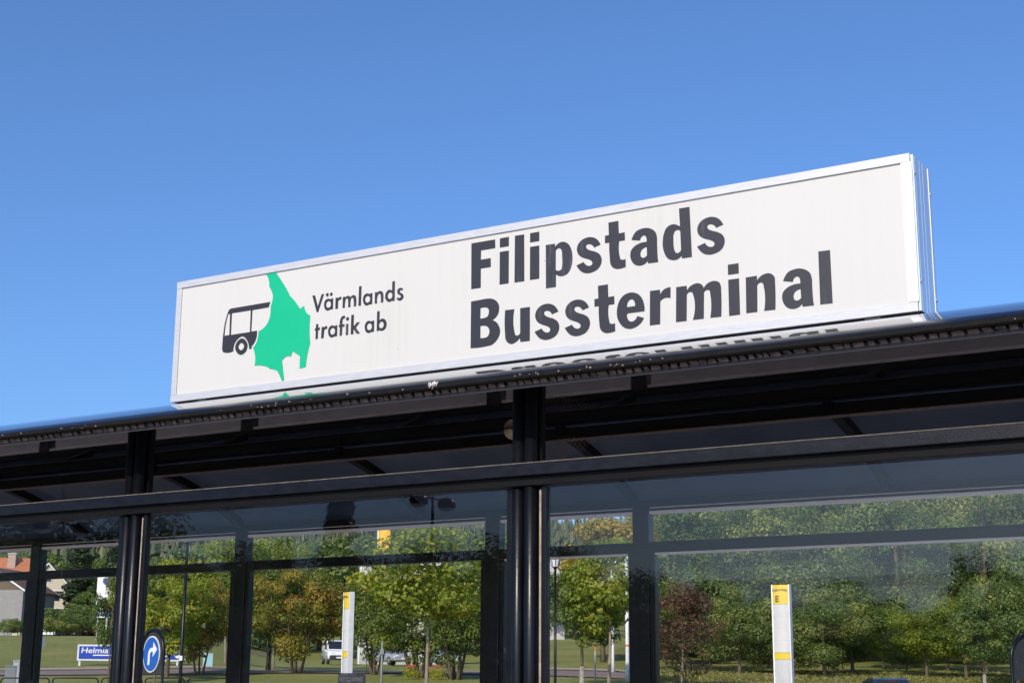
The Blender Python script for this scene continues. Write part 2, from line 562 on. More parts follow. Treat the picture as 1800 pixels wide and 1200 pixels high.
# front eave: black drip edge with a ragged brown closer strip under the sheet
ev, ew = up[0]
cap = [(6.36, 3.05), (6.362, 3.095), (6.345, 3.109), (6.31, 3.105), (6.275, 3.094), (6.245, 3.078), (6.222, 3.062), (6.26, 3.05)]
lip = [(6.221, 3.061), (6.210, 3.047), (6.206, 3.036), (6.214, 3.027), (6.25, 3.026), (6.258, 3.049)]
for nm, pf, mt in (('eave_trim', cap, 'eave_paint'), ('eave_lip', lip, 'eave_lip')):
    o = S().loft([[(u, v, w) for v, w in pf] for u in (UL - .24, UR + .24)]).build(nm, mt, shelter)
    bm = bmesh.new(); bm.from_mesh(o.data)
    for e in bm.edges:
        if len(e.link_faces) == 2 and e.calc_face_angle(0) > .8: e.smooth = False
    bm.to_mesh(o.data); bm.free()
ev, ew = 6.205, 3.071
mb, mb2 = S(), S()
u = UL - .2
while u < UR + .2:
    wd = rnd.uniform(.022, .055)
    sk, h = rnd.uniform(.004, .016), rnd.uniform(.016, .030)
    mb.add([(u, ev + .03, ew - .043), (u + wd, ev + .03, ew - .043), (u + wd + sk, ev + .034, ew - .043 - h), (u + sk, ev + .034, ew - .043 - h * rnd.uniform(.7, 1.0)),
            (u, ev + .05, ew - .043), (u + wd, ev + .05, ew - .043), (u + wd + sk, ev + .05, ew - .043 - h), (u + sk, ev + .05, ew - .043 - h)],
           [(0, 1, 2, 3), (4, 7, 6, 5), (0, 3, 7, 4), (1, 5, 6, 2), (3, 2, 6, 7), (0, 4, 5, 1)])
    for k in range(2):
        q = u + rnd.uniform(0, wd)
        if rnd.random() < .16 + .30 * math.sin(u * 2.3) * math.sin(u * .9 + 1):
            z = ew - .034 + rnd.uniform(-.004, .012)
            mb2.box((q, ev - .0075, z), (q + rnd.uniform(.002, .006), ev + .004, z + rnd.uniform(.002, .009)))
    u += wd + rnd.uniform(.006, .022)
tag(mb.build('closer_strip', 'rust_trim', shelter), kind='stuff')
tag(mb2.build('flaking_paint', 'gasket', shelter), kind='stuff')
# bird droppings on the eave edge
def face_u(px, py, v):
    r = CF + CR * ((px - 900.0) / FPX) - CU * ((py - 600.0) / FPX)
    k = v / r.dot(VX)
    return (EYE + r * k).dot(AX)
su = face_u(762, 672, 6.22)
mb = S()
for k in range(16):
    q, z = su + rnd.gauss(0, .022), 3.064 + rnd.gauss(0, .006)
    mb.tube([(q, 6.218, z), (q + rnd.uniform(-.004, .004), 6.205, z - rnd.uniform(.012, .03))], [rnd.uniform(.002, .0045), .001], 6)
mb.build('dropping', 'pale_trim', shelter)
rv, rw = up[-1]
box('eave_trim', 'black_matt', shelter, (UL - .24, rv - .06, rw - .06), (UR + .24, rv + .006, rw - .008), SO)

# front wall: twin tube posts, head beam, panes
D = 6.5
for u in GRID:
    p = S().tube([(u - .045, D + .03, 0), (u - .045, D + .03, arc_w(D + .03) - .012)], .033, 20).build('post', 'black_paint', shelter)
    S().tube([(u + .033, D + .025, 0), (u + .033, D + .025, arc_w(D + .025) - .012)], .036, 20).build('tube', 'black_paint', p)
    box('web', 'black_matt', p, (u - .05, D + .062, 0), (u + .075, D + .10, arc_w(D + .1) - .012), SO)
    box('gasket', 'gasket', p, (u + .084, D + .018, .12), (u + .098, D + .05, 2.52), SO, .002)
    box('pane_frame', 'black_paint', p, (u + .099, D + .012, .12), (u + .128, D + .055, 2.535), SO, .003)
    box('pane_frame', 'black_paint', p, (u - .115, D + .03, .12), (u - .079, D + .062, 2.535), SO, .003)
hb = box('head_beam', 'beam_paint', shelter, (UL, D - .05, 2.585), (UR, D + .02, 2.648), SO, .004)
box('beam_lip', 'black_matt', hb, (UL, D - .02, 2.538), (UR, D + .02, 2.584), SO, .002)
S().tube([(UL, D - .046, 2.6495), (UR, D - .046, 2.6495)], .0028, 6).build('edge_line', 'edge_tan', hb)  # thin tan line along the top front edge of the beam
for a, b in zip(GRID[:-1], GRID[1:]):
    box('pane', 'glass', shelter, (a + .129, D + .030, .13), (b - .116, D + .038, 2.537), SO)
    box('sill_rail', 'black_paint', shelter, (a + .129, D, .06), (b - .116, D + .07, .128), SO, .004)

# rear wall
E_ = 10.62
REAR = sorted([g_ for g_ in GRID if abs(g_ - P0) > .1] + [P0 - MOD / 2])
for u in REAR:
    mid = u not in GRID
    p = box('post', 'black_paint', shelter, (u - .07, E_, 0), (u + .07, E_ + .10, arc_w(E_ - .02) - .03 if not mid else 2.97), SO, .006)
    box('door_frame', 'black_paint', p, (u - .115, E_ + .012, 0), (u - .071, E_ + .08, 2.571), SO, .004)
    box('door_frame', 'black_paint', p, (u + .071, E_ + .012, 0), (u + .115, E_ + .08, 2.571), SO, .004)
gr = REAR
for a, b in zip(gr[:-1], gr[1:]):
    l, r = a + .071, b - .071
    o = box('top_rail', 'pale_trim', shelter, (l, E_ + .02, 2.922), (r, E_ + .075, 2.972), SO, .002)
    box('groove', 'black_matt', o, (l, E_ + .026, 2.900), (r, E_ + .07, 2.9215), SO)
    box('lower_lip', 'pale_trim', o, (l, E_ + .016, 2.876), (r, E_ + .075, 2.8995), SO, .002)
    box('fascia', 'black_matt', o, (l, E_ + .03, 2.973), (r, E_ + .06, 3.0), SO)
    box('transom', 'black_paint', shelter, (l, E_ + .01, 2.572), (r, E_ + .085, 2.656), SO, .004)
    if a > -6.7: box('transom_lip', 'pale_trim', shelter, (l + .05, E_ + .005, 2.556), (r - .05, E_ + .08, 2.5705), SO, .002)
    box('pane', 'glass_rear', shelter, (l + .001, E_ + .04, 2.657), (r - .001, E_ + .048, 2.875), SO)
    box('pane', 'glass_rear', shelter, (l + .046, E_ + .04, .12), (r - .046, E_ + .048, 2.555), SO)
    box('sill_rail', 'black_paint', shelter, (l + .045, E_ + .005, .03), (r - .045, E_ + .09, .119), SO, .004)
# end walls
for u in (UL + .05, UR - .09):
    box('end_frame', 'black_paint', shelter, (u, D + .12, 2.55), (u + .04, E_ - .01, 2.63), SO, .004)
    box('pane', 'glass', shelter, (u + .015, D + .12, .06), (u + .023, E_ - .01, 2.549), SO)
# small dome lamp and torn bird netting under the rear purlin
cu, cv, cw = -5.66, 9.33, arc_w(9.33) - .011
vs = [[(cu + .075 * math.cos(t) * math.sin(a), cv + .075 * math.sin(t) * math.sin(a), cw - .075 * (math.cos(a))) for t in [2 * math.pi * k / 16 for k in range(16)]] for a in (1.57, 1.25, .9, .55, .2)]
S().loft(vs).build('dome_lamp', 'gasket', shelter)
net = S()
for i in range(13):
    for j in range(7):
        if (i * .55 + j * 1.25) < 8.6 + rnd.uniform(-1, 1):
            x, z = -5.42 + i * .033 + (j % 2) * .0165, 3.30 - j * .024
            y = 9.345 + .02 * math.sin(i * .7) + .012 * j
            for dx in (-.0165, .0165):
                net.tube([(x, y, z), (x + dx, y + .012, z - .024)], .0013, 4, cap=False)
net.build('netting', 'wire', shelter)
# notice stuck on the rear pane
nt = box('notice', 'sticker_grey', shelter, (-8.25, E_ + .036, 1.42), (-7.95, E_ + .0385, 1.645), SO)


def text_mesh(body, size, mat, ext=.001, bold=0.0, sx=1.0, shear=0.0, align='LEFT'):
    cu_ = bpy.data.curves.new('text', 'FONT')
    cu_.body, cu_.size, cu_.extrude, cu_.offset, cu_.shear = body, size, ext, bold, shear
    cu_.align_x = align
    o = bpy.data.objects.new('text', cu_)
    col.objects.link(o)
    bpy.context.view_layer.update()
    me = bpy.data.meshes.new_from_object(o)
    bpy.data.objects.remove(o)
    # stand the text upright: x along, z up, facing -y
    for v in me.vertices:
        x, y, z = v.co
        v.co = (x * sx, -z, y)
    me.materials.clear()
    me.materials.append(M[mat])
    return me


for k, s_ in enumerate(('AFFISCHERING', 'FÖRBJUDEN')):
    link('lettering', text_mesh(s_, .048, 'sticker_text', .0008, .0012, .82), nt, (-8.235 - SO.x, E_ + .0345 - SO.y, 1.578 - k * .062))

# ------------------------------------------------------------------ roof sign
GLYPHS = {
    'F': ['2382,752 2549,752 2550,699 2450,699 2450,641 2519,641 2520,587 2450,587 2451,469 2385,469'],
    'i': ['2583,753 2645,753 2644,697 2583,697', '2583,669 2645,669 2645,470 2583,470'],
    'l': ['2687,753 2750,752 2752,468 2686,469'],
    'p': ['2897,665 2958,664 2959,643 2977,660~ 3015,667~ 3050,645~ 3069,603~ 3073,565~ 3067,516~ 3043,476~ 3000,464~ 2977,471~ 2964,481 2964,405 2899,405', '2963,622 2974,631~ 2987,633~ 2999,624~ 3005,603~ 3006,578~ 3006,528~ 3000,504~ 2982,498~ 2963,506'],
    's': ['3256,615 3214,603 3203,619~ 3183,628~ 3167,626~ 3162,615~ 3169,602~ 3189,590~ 3226,575~ 3251,556~ 3262,528~ 3257,498~ 3237,473~ 3205,460~ 3168,458~ 3134,471~ 3114,491~ 3100,513 3147,527 3160,509~ 3177,500~ 3194,500~ 3203,511~ 3199,524~ 3182,537~ 3155,548~ 3131,560~ 3111,580~ 3103,607~ 3110,634~ 3132,657~ 3163,668~ 3193,668~ 3227,654~ 3245,635~'],
    't': ['3308,736 3371,736 3373,662 3410,663 3411,617 3375,617 3378,523~ 3382,510~ 3393,505~ 3414,506 3414,461 3386,456~ 3353,458~ 3332,470~ 3319,490~ 3316,514~ 3312,618 3285,618 3285,661 3310,662'],
    'a': ['3453,612 3462,632~ 3483,657~ 3516,667~ 3549,667~ 3581,654~ 3601,635~ 3609,610~ 3610,564~ 3612,498~ 3613,480~ 3616,460 3554,461 3551,476 3533,461~ 3497,456~ 3468,469~ 3450,494~ 3444,522~ 3449,549~ 3469,570~ 3499,583~ 3546,586 3546,607~ 3541,620~ 3531,627~ 3519,624~ 3511,616~ 3506,601', '3547,557 3531,554~ 3516,545~ 3508,531~ 3507,516~ 3512,503~ 3523,497~ 3536,499~ 3548,509'],
    'd': ['3748,748 3811,747 3819,460 3760,460 3758,476 3740,462~ 3704,458~ 3675,472~ 3655,505~ 3646,542~ 3646,578~ 3653,616~ 3672,650~ 3698,662~ 3723,660~ 3739,652~ 3752,644', '3753,618 3735,627~ 3721,622~ 3712,604~ 3710,575~ 3711,538~ 3716,511~ 3730,494~ 3744,496~ 3756,509'],
    'B': ['2385,392 2475,395 2500,395~ 2529,391~ 2559,375~ 2578,349~ 2581,325~ 2574,294~ 2558,274~ 2533,260 2560,247~ 2580,221~ 2589,188~ 2582,158~ 2561,131~ 2529,112~ 2504,109~ 2386,109', '2451,344 2479,345~ 2497,341~ 2510,326~ 2510,305~ 2502,287~ 2484,281~ 2451,280', '2452,234 2480,234~ 2502,225~ 2515,203~ 2514,181~ 2501,164~ 2481,160~ 2453,161'],
    'u': ['2623,309 2686,308 2688,170~ 2693,154~ 2703,148~ 2717,150~ 2727,160 2726,308 2791,308 2791,107 2728,108 2725,133 2704,114~ 2665,103~ 2642,114~ 2627,137~ 2624,165~'],
    'e': ['3527,191 3423,191 3419,184~ 3421,166~ 3429,150~ 3444,141~ 3463,144~ 3475,154~ 3483,168 3523,153 3506,128~ 3479,110~ 3437,101~ 3401,113~ 3374,141~ 3358,179~ 3357,216~ 3369,262~ 3397,295~ 3430,307~ 3459,306~ 3491,291~ 3513,265~ 3525,230~ 3528,206~', '3420,227 3422,246~ 3432,263~ 3447,269~ 3461,262~ 3469,245~ 3470,227'],
    'r': ['3563,301 3624,300 3625,272 3638,291~ 3660,303~ 3688,306 3686,245 3666,250~ 3643,247~ 3624,234 3621,106 3559,106'],
    'm': ['3722,301 3784,301 3787,274 3804,294~ 3826,304~ 3852,306~ 3872,297~ 3885,274 3903,294~ 3924,304~ 3954,305~ 3976,294~ 3985,271~ 3986,242~ 3983,104 3920,105 3922,242~ 3919,257~ 3908,262~ 3896,260~ 3886,250 3881,105 3818,106 3822,246~ 3817,259~ 3805,264~ 3792,260~ 3784,250 3780,105 3717,106'],
    'n': ['4130,300 4193,301 4193,275 4212,294~ 4233,304~ 4259,306~ 4279,297~ 4292,278~ 4293,252~ 4290,104 4228,105 4229,241~ 4226,254~ 4217,261~ 4203,259~ 4193,248 4189,104 4127,105'],
    'sV': ['1177,586 1198,586 1224,509 1252,586 1271,586 1229,473 1217,473'],
    'sdots': ['1308,576~ 1305,568~ 1298,565~ 1290,569~ 1287,577~ 1290,585~ 1297,588~ 1305,584~', '1340,576~ 1337,568~ 1330,565~ 1322,568~ 1319,576~ 1322,584~ 1329,587~ 1336,584~'],
    'sa': ['1346,547 1346,477 1328,476 1327,480 1318,475~ 1302,473~ 1285,483~ 1276,503~ 1275,523~ 1283,541~ 1297,549~ 1315,548~ 1328,540 1328,547', '1330,511~ 1325,496~ 1311,490~ 1297,496~ 1291,512~ 1296,528~ 1309,534~ 1323,527~'],
    'sr': ['1365,547 1384,547 1385,540 1395,548~ 1411,548 1410,532 1398,532~ 1388,525~ 1386,509 1385,475 1366,475'],
    'sm': ['1423,545 1441,545 1442,539 1452,546~ 1465,548~ 1476,543~ 1483,535 1493,544~ 1509,547~ 1523,538~ 1528,523~ 1529,511~ 1528,473 1510,473 1508,514~ 1504,527~ 1498,532~ 1489,528~ 1485,515~ 1485,474 1466,474 1465,517~ 1462,528~ 1456,533~ 1447,530~ 1443,518~ 1441,475 1423,474'],
    'sl': ['1548,598 1567,597 1566,472 1547,473'],
    'sn': ['1673,543 1691,542 1691,535 1700,545~ 1716,546~ 1731,537~ 1737,520~ 1738,508~ 1737,471 1720,471 1718,513~ 1716,525~ 1707,530~ 1698,526~ 1692,512~ 1692,471 1673,471'],
    'sd': ['1804,594 1823,595 1824,470 1806,470 1806,475 1793,469~ 1780,468~ 1763,479~ 1753,496~ 1753,514~ 1761,533~ 1777,544~ 1791,544~ 1804,535', '1807,506~ 1802,491~ 1790,485~ 1777,491~ 1771,507~ 1776,522~ 1789,528~ 1801,521~'],
    'ss': ['1886,539 1880,526 1872,531~ 1863,529~ 1862,523~ 1870,513~ 1884,504~ 1891,490~ 1887,477~ 1876,468~ 1860,466~ 1848,471~ 1840,478 1846,489 1854,484~ 1864,483~ 1872,489~ 1868,497~ 1854,505~ 1845,514~ 1843,524~ 1847,538~ 1860,545~ 1874,544~'],
    'st': ['1216,394 1233,394 1234,368 1247,369 1246,354 1233,353 1233,298 1215,298 1216,353 1208,353 1208,368 1216,369'],
    'sr2': ['1262,370 1280,370 1281,363 1290,371~ 1306,371 1305,354 1293,354~ 1285,349~ 1282,335 1279,297 1260,298'],
    'sf': ['1406,297 1407,353 1399,352 1399,368 1407,368 1407,395~ 1413,411~ 1426,421~ 1444,422 1444,406 1434,405~ 1428,399~ 1426,387~ 1426,368 1443,367 1442,353 1426,352 1425,297'],
    'si': ['1476,399~ 1473,391~ 1465,388~ 1457,391~ 1453,399~ 1456,407~ 1464,410~ 1473,407~', '1455,367 1473,367 1473,296 1455,296'],
    'sk': ['1494,420 1514,420 1515,344 1539,367 1562,366 1532,334 1565,294 1539,295 1514,328 1514,296 1494,296'],
    'sb': ['1694,418 1713,418 1713,358 1725,366~ 1739,367~ 1756,358~ 1766,342~ 1768,324~ 1762,306~ 1748,294~ 1732,291~ 1721,294~ 1713,298 1711,294 1694,294', '1747,328~ 1742,313~ 1730,307~ 1717,313~ 1711,328~ 1716,343~ 1728,350~ 1741,343~'],
    'bus': ['828,590 817,556 679,554 678,410 725,410 727,383~ 719,350~ 683,308 689,294 667,295 663,318~ 646,354~ 603,386~ 567,375~ 539,344~ 531,314~ 531,295 523,293 459,294~ 441,301~ 434,315~ 433,344~ 437,428~ 451,516~ 466,560~ 479,582~ 501,588', '471,553 487,553 490,409 447,408 453,484~', '502,555 665,555 667,408 503,408'],
    'wheel': ['599,373~ 636,352~ 652,321~ 641,283~ 596,264~ 560,286~ 546,318~ 561,354~', '598,343~ 616,331~ 622,317~ 615,301~ 599,294~ 581,304~ 574,320~ 581,335~'],
    'county': ['785,777 818,796 854,798 893,749~ 935,695~ 965,653~ 991,609 1020,583~ 1049,551~ 1079,512 1113,528 1119,504~ 1132,482~ 1166,458 1164,355~ 1173,274 1156,210~ 1148,163~ 1145,126 1095,120 1095,201 1034,239 1019,205 984,211~ 966,203~ 948,188 972,55 953,54 930,98~ 912,123~ 885,136~ 852,143 828,158~ 792,170~ 720,178 723,229~ 716,261~ 699,301 722,323~ 737,363~ 740,405 773,416~ 799,434~ 825,471~ 834,508~ 835,540~ 834,556 844,590~ 849,624~ 840,654~ 814,694 813,722~ 803,752~'],
}



def fill_mesh(name, contours, mat, ext=.0012, n=7):
    """Flat lettering film cut from outlines in millimetres; '~' marks points the outline runs through smoothly."""
    cu_ = bpy.data.curves.new(name, 'CURVE')
    cu_.dimensions = '2D'
    cu_.fill_mode = 'BOTH'
    cu_.extrude = ext
    for c in contours:
        pts = []
        for tkn in c.split():
            a, b = tkn.rstrip('~').split(',')
            pts.append((float(a) / 1000, float(b) / 1000, tkn.endswith('~')))
        N = len(pts)
        V2 = [Vector(p[:2]) for p in pts]
        poly = []
        for i in range(N):
            j = (i + 1) % N
            p, q = V2[i], V2[j]
            poly.append(p)
            if not (pts[i][2] or pts[j][2]): continue
            L = (q - p).length
            def tangent(k):
                d1, d2 = V2[k] - V2[k - 1], V2[(k + 1) % N] - V2[k]
                l1, l2 = d1.length or 1e-6, d2.length or 1e-6
                return (d1 / l1 * l2 + d2 / l2 * l1).normalized()
            ti = tangent(i) if pts[i][2] else None
            tj = tangent(j) if pts[j][2] else None
            chord = (q - p).normalized()
            if ti is None: ti = (2 * chord - tj).normalized() if chord.dot(tj) > .5 else chord
            if tj is None: tj = (2 * chord - ti).normalized() if chord.dot(ti) > .5 else chord
            for k in range(1, n):
                t = k / n
                h00, h10, h01, h11 = 2 * t**3 - 3 * t**2 + 1, t**3 - 2 * t**2 + t, -2 * t**3 + 3 * t**2, t**3 - t**2
                poly.append(p * h00 + ti * L * h10 + q * h01 + tj * L * h11)
        sp = cu_.splines.new('POLY')
        sp.points.add(len(poly) - 1)
        for pt, v in zip(sp.points, poly): pt.co = (v.x, v.y, 0, 1)
        sp.use_cyclic_u = True
    o = bpy.data.objects.new(name, cu_)
    col.objects.link(o)
    bpy.context.view_layer.update()
    me = bpy.data.meshes.new_from_object(o)
    bpy.data.objects.remove(o)
    for v in me.vertices:
        x, y, z = v.co
        v.co = (x, -z, y)
    me.materials.clear()
    me.materials.append(M[mat])
    return me


SU, SV, SW, SL, SH, SD = -7.056, 7.2, 3.377, 5.0475, .832, .314
sign = thing('roof_sign', 'long white light-box sign with black lettering standing on the shelter roof', 'sign', to_world(SU, SV, SW), -YA)
box('case', 'aluminium', sign, (.004, .02, .004), (SL - .004, SD - .004, SH - .004), bevel=.002)
box('panel', 'sign_white', sign, (.03, .004, .03), (SL - .03, .0195, SH - .03))
box('frame_top', 'aluminium', sign, (0, -.006, SH - .047), (SL - .006, .0035, SH), bevel=.002)
box('frame_bottom', 'aluminium', sign, (0, -.006, 0), (SL - .004, .0035, .049), bevel=.002)
box('frame_side', 'aluminium', sign, (.001, -.005, .0495), (.046, .0035, SH - .0475), bevel=.002)
box('frame_side', 'white_profile', sign, (SL - .054, -.006, .051), (SL + .001, .0035, SH - .0475), bevel=.002)  # sun glare on the right frame, put into a whiter base colour
# extruded end cap on the right: flat bands with grooves and screws
ec = box('end_cap', 'aluminium_end', sign, (SL - .003, .006, .004), (SL + .002, SD, SH - .006))
for y0, y1 in ((.008, .030), (.034, .108), (.112, .162), (.166, .262), (.270, .3135)):
    box('band', 'aluminium_end', ec, (SL + .0021, y0, .004), (SL + .009, y1, SH - .006), bevel=.0015)
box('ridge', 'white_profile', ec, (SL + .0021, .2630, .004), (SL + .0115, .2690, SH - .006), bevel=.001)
for y, z in ((.022, SH - .10), (.292, SH - .14), (.022, .16), (.292, .12)):
    MB().tube([(SL + .0095, y, z), (SL + .014, y, z)], .009, 10).build('screw', 'aluminium', ec)
box('end_cap', 'aluminium_end', sign, (-.003, .013, .004), (.002, SD, SH - .006))
MB().tube([(4.86, .05, SH), (4.86, .05, SH + .012)], .012, 8).build('screw', 'aluminium', sign)
for x in (.25, SL - .25):
    box('foot', 'aluminium', sign, (x - .04, .03, -.06), (x + .04, SD - .03, .004))


def letter(name, key, mat='letter_black', dx=0, dy=0):
    if key not in GM: GM[key] = fill_mesh(name, GLYPHS[key], mat)
    return link(name, GM[key], sign, (dx / 1000, .0022, dy / 1000))


GM = {}
line1 = [('F', 0, 0), ('i', 0, 0), ('l', 0, 0), ('i', 208, 0), ('p', 0, 0), ('s', 0, 0), ('t', 0, 0), ('a', 0, 0), ('d', 0, 0), ('s', 752, 0)]
line2 = [('B', 0, 0), ('u', 0, 0), ('s', -276, -357), ('s', -77, -358), ('t', -70, -362), ('e', 0, 0), ('r', 0, 0), ('m', 0, 0), ('i', 1446, -368), ('n', 0, 0), ('a', 886, -360), ('l', 1850, -369)]
line3 = [('sV', 0, 0), ('sa', 0, 0), ('sdots', 0, 0), ('sr', 0, 0), ('sm', 0, 0), ('sl', 0, 0), ('sa', 307, -6), ('sn', 0, 0), ('sd', 0, 0), ('ss', 0, 0)]
line4 = [('st', 0, 0), ('sr2', 0, 0), ('sa', 40, -179), ('sf', 0, 0), ('si', 0, 0), ('sk', 0, 0), ('sa', 327, -184), ('sb', 0, 0)]
for ln in (line1, line2, line3, line4):
    for k, dx, dy in ln: letter('letter', k, dx=dx, dy=dy)
letter('bus_emblem', 'bus'); letter('bus_wheel', 'wheel')
tag(letter('county_emblem', 'county', 'green_film'), 'bright green county outline')

# ------------------------------------------------------------------ trees
nr = np.random.default_rng(11)


def leaf_mesh(name, pts, nrm, size, tint, mat, aspect=.62):
    N = len(pts)
    nrm = nrm / np.linalg.norm(nrm, axis=1, keepdims=True)
    t = np.cross(nrm, nr.normal(size=(N, 3)))
    t /= np.linalg.norm(t, axis=1, keepdims=True)
    b = np.cross(nrm, t)
    s = size[:, None]
    fold = nrm * s * .18
    vs = np.stack([pts - t * s, pts - b * s * aspect + fold, pts + t * s, pts + b * s * aspect + fold], 1).reshape(-1, 3)
    me = bpy.data.meshes.new(name)
    me.vertices.add(4 * N); me.vertices.foreach_set('co', vs.ravel())
    me.loops.add(4 * N); me.loops.foreach_set('vertex_index', np.arange(4 * N, dtype=np.int32))
    me.polygons.add(N); me.polygons.foreach_set('loop_start', np.arange(0, 4 * N, 4, dtype=np.int32))
    me.polygons.foreach_set('loop_total', np.full(N, 4, dtype=np.int32))
    at_ = me.attributes.new('tint', 'FLOAT', 'FACE')
    at_.data.foreach_set('value', tint.astype(np.float32))
    me.update(); me.validate()
    me.materials.append(M[mat])
    return me


def crown_points(seed, R, z0, z1, nclump, nleaf, clump, shape='round', up=.5):
    """Leaf positions in uneven clumps; returns points, normals, tints and the clump centres."""
    g = np.random.default_rng(seed)
    zc, hz = (z0 + z1) / 2, (z1 - z0) / 2
    C = []
    while len(C) < nclump:
        d = g.normal(size=3); d /= np.linalg.norm(d)
        r = g.uniform(.35, 1.0) ** .6 * g.uniform(.82, 1.06)
        x, y, z = d * r
        if shape == 'cone':
            h = g.uniform(0, 1) ** 1.2
            rr = (1 - h) * g.uniform(.55, 1.05)
            a = g.uniform(0, 2 * np.pi)
            C.append((R * rr * np.cos(a), R * rr * np.sin(a), z0 + (z1 - z0) * h)); continue
        if shape == 'egg' and z > 0: x, y = x * (1 - .45 * z), y * (1 - .45 * z)
        if shape == 'flat' and z < 0: z *= .55
        C.append((R * x, R * y, zc + hz * z))
    C = np.array(C)
    cr = clump * g.uniform(.6, 1.35, nclump)
    w = cr ** 2; idx = g.choice(nclump, nleaf, p=w / w.sum())
    d = g.normal(size=(nleaf, 3)); d /= np.linalg.norm(d, axis=1, keepdims=True)
    rad = g.uniform(.25, 1.0, nleaf) ** .45
    off = d * (rad * cr[idx])[:, None] * np.array([1.15, 1.15, .72])
    pts = C[idx] + off
    n = d * 1.3 + g.normal(size=(nleaf, 3)) * .38 + np.array([0, 0, up])
    ct = g.normal(0, .19, nclump)
    tint = np.clip(.42 + ct[idx] + g.normal(0, .16, nleaf), 0, 1)
    return pts, n, tint, C, cr


def tree_proto(seed, H, R, z0, trunk_r, leafmat, nclump, nleaf, clump, size, shape='round', bark='bark', stems=1, lean=.12, autumn=0.0):
    """Meshes for a tree of height H: (trunk mesh, crown mesh)."""
    g = random.Random(seed)
    pts, n, tint, C, cr = crown_points(seed, R, z0, H, nclump, nleaf, clump, shape)
    if autumn:
        tint = np.clip(tint + autumn * (np.linalg.norm(pts[:, :2], axis=1) / R + (pts[:, 2] - z0) / (H - z0) - .9), 0, 1)
    crown = leaf_mesh('crown', pts, n, size * nr.uniform(.6, 1.35, nleaf), tint, leafmat)
    mb = MB()
    tops = []
    for s in range(stems):
        a = 2 * math.pi * s / max(1, stems) + g.uniform(0, 1)
        sp = 0 if stems == 1 else R * .45
        bx, by = (0, 0) if stems == 1 else (.25 * math.cos(a), .25 * math.sin(a))
        top = H * .82
        path = []
        wob = (g.uniform(-1, 1), g.uniform(-1, 1))
        for k in range(9):
            t = k / 8
            path.append((bx + sp * t * math.cos(a) + lean * math.sin(t * 3.1) * wob[0], by + sp * t * math.sin(a) + lean * math.sin(t * 2.6) * wob[1], -.25 + (top + .25) * t))
        r0 = trunk_r if stems == 1 else trunk_r * .55
        mb.tube(path, [r0 * (1.25 if k == 0 else 1) * (1 - .85 * k / 8) for k in range(9)], 9)
        tops.append(path)
    order = sorted(range(len(C)), key=lambda i: -cr[i])
    for i in order[:min(len(C), 26)]:
        c = Vector(C[i])
        path = tops[g.randrange(len(tops))]
        zt = max(z0 * .85, min(c.z - .25 * Vector((c.x, c.y)).length, H * .78))
        k = min(range(9), key=lambda q: abs(path[q][2] - zt))
        p0 = Vector(path[k])
        r0 = trunk_r * (1 - .85 * k / 8) * .45
        mid = p0.lerp(c, .55) + Vector((g.uniform(-.1, .1), g.uniform(-.1, .1), g.uniform(0, .12))) * R
        mb.tube([p0, mid, c], [r0, r0 * .6, r0 * .15], 5)
    return mb.mesh('trunk', bark), crown


def place_tree(name, label, cat, proto, x, y, s=1.0, rot=None, group=None, sz=None, z=None):
    t = thing(name, label, cat, (x, y, gz(x, y) if z is None else z), rnd.uniform(0, 6.28) if rot is None else rot, group)
    t.scale = (s, s, sz or s)
    link('trunk', proto[0], t)
    link('crown', proto[1], t)
    return t


def tree_at(px, d, ptop, proto, H, name, label, cat='tree', group=None, wide=1.0, rot=None):
    """Tree standing d metres ahead under photograph column px, as tall as row ptop says."""
    p = at(px, 1195, d)
    h = at(px, ptop, d).z - gz(p.x, p.y)
    return place_tree(name, label, cat, proto, p.x, p.y, h / H * wide, rot, group, h / H)


T_oak = [tree_proto(100 + i, 13, 5.0, 1.6, .32, 'leaf_oak', 60, 24000, 1.4, .12, 'round') for i in range(3)]
T_dark = [tree_proto(120 + i, 7, 3.7, .9, .16, ('leaf_dark', 'leaf_oak', 'leaf_dark')[i], 46, 16000, .98, .092, 'round') for i in range(3)]
T_edge = tree_proto(123, 7, 3.6, 1.0, .16, 'leaf_lime', 44, 12000, .95, .105, 'flat', autumn=-.25)
T_mid = [tree_proto(130 + i, 10, 3.8, 1.5, .24, 'leaf_oak', 50, 6500, 1.0, .20, 'egg') for i in range(2)]
T_lime = tree_proto(140, 7, 2.3, 2.6, .075, 'leaf_lime', 46, 9000, .62, .085, 'egg', 'pale_bark')
T_sap = tree_proto(141, 6, 1.75, 2.0, .085, 'leaf_lime', 38, 7000, .55, .085, 'egg', 'pale_bark')
T_sap2 = tree_proto(142, 6, 1.9, 1.8, .10, 'leaf_oak', 40, 7500, .55, .085, 'egg', 'bark', lean=0.0)
T_bush = tree_proto(143, 6, 3.0, .55, .22, 'leaf_dark', 70, 15000, .70, .085, 'round', 'bark', 5)
T_rust = tree_proto(144, 6, 2.7, .9, .17, 'leaf_rust', 62, 14000, .62, .085, 'round', 'bark', 3, autumn=.14)
T_gold = tree_proto(145, 6, 2.4, .8, .15, 'leaf_lime', 55, 11000, .62, .095, 'round', 'bark', 1, autumn=.25)
T_yellow = tree_proto(146, 9, 2.6, 2.2, .14, 'leaf_yellow', 50, 9500, .72, .12, 'egg', autumn=.2)
T_purple = tree_proto(147, 5.5, 1.9, 1.0, .07, 'leaf_purple', 60, 5200, .6, .075, 'egg', 'pale_bark', autumn=.2)
T_spruce = [tree_proto(150 + i, 14, 2.9, 1.0, .20, 'needle', 150, 9000, .62, .22, 'cone') for i in range(2)]
T_shrub = tree_proto(160, 1.7, 1.1, .05, .05, 'leaf_oak', 26, 3500, .42, .07, 'flat', 'bark', 4)

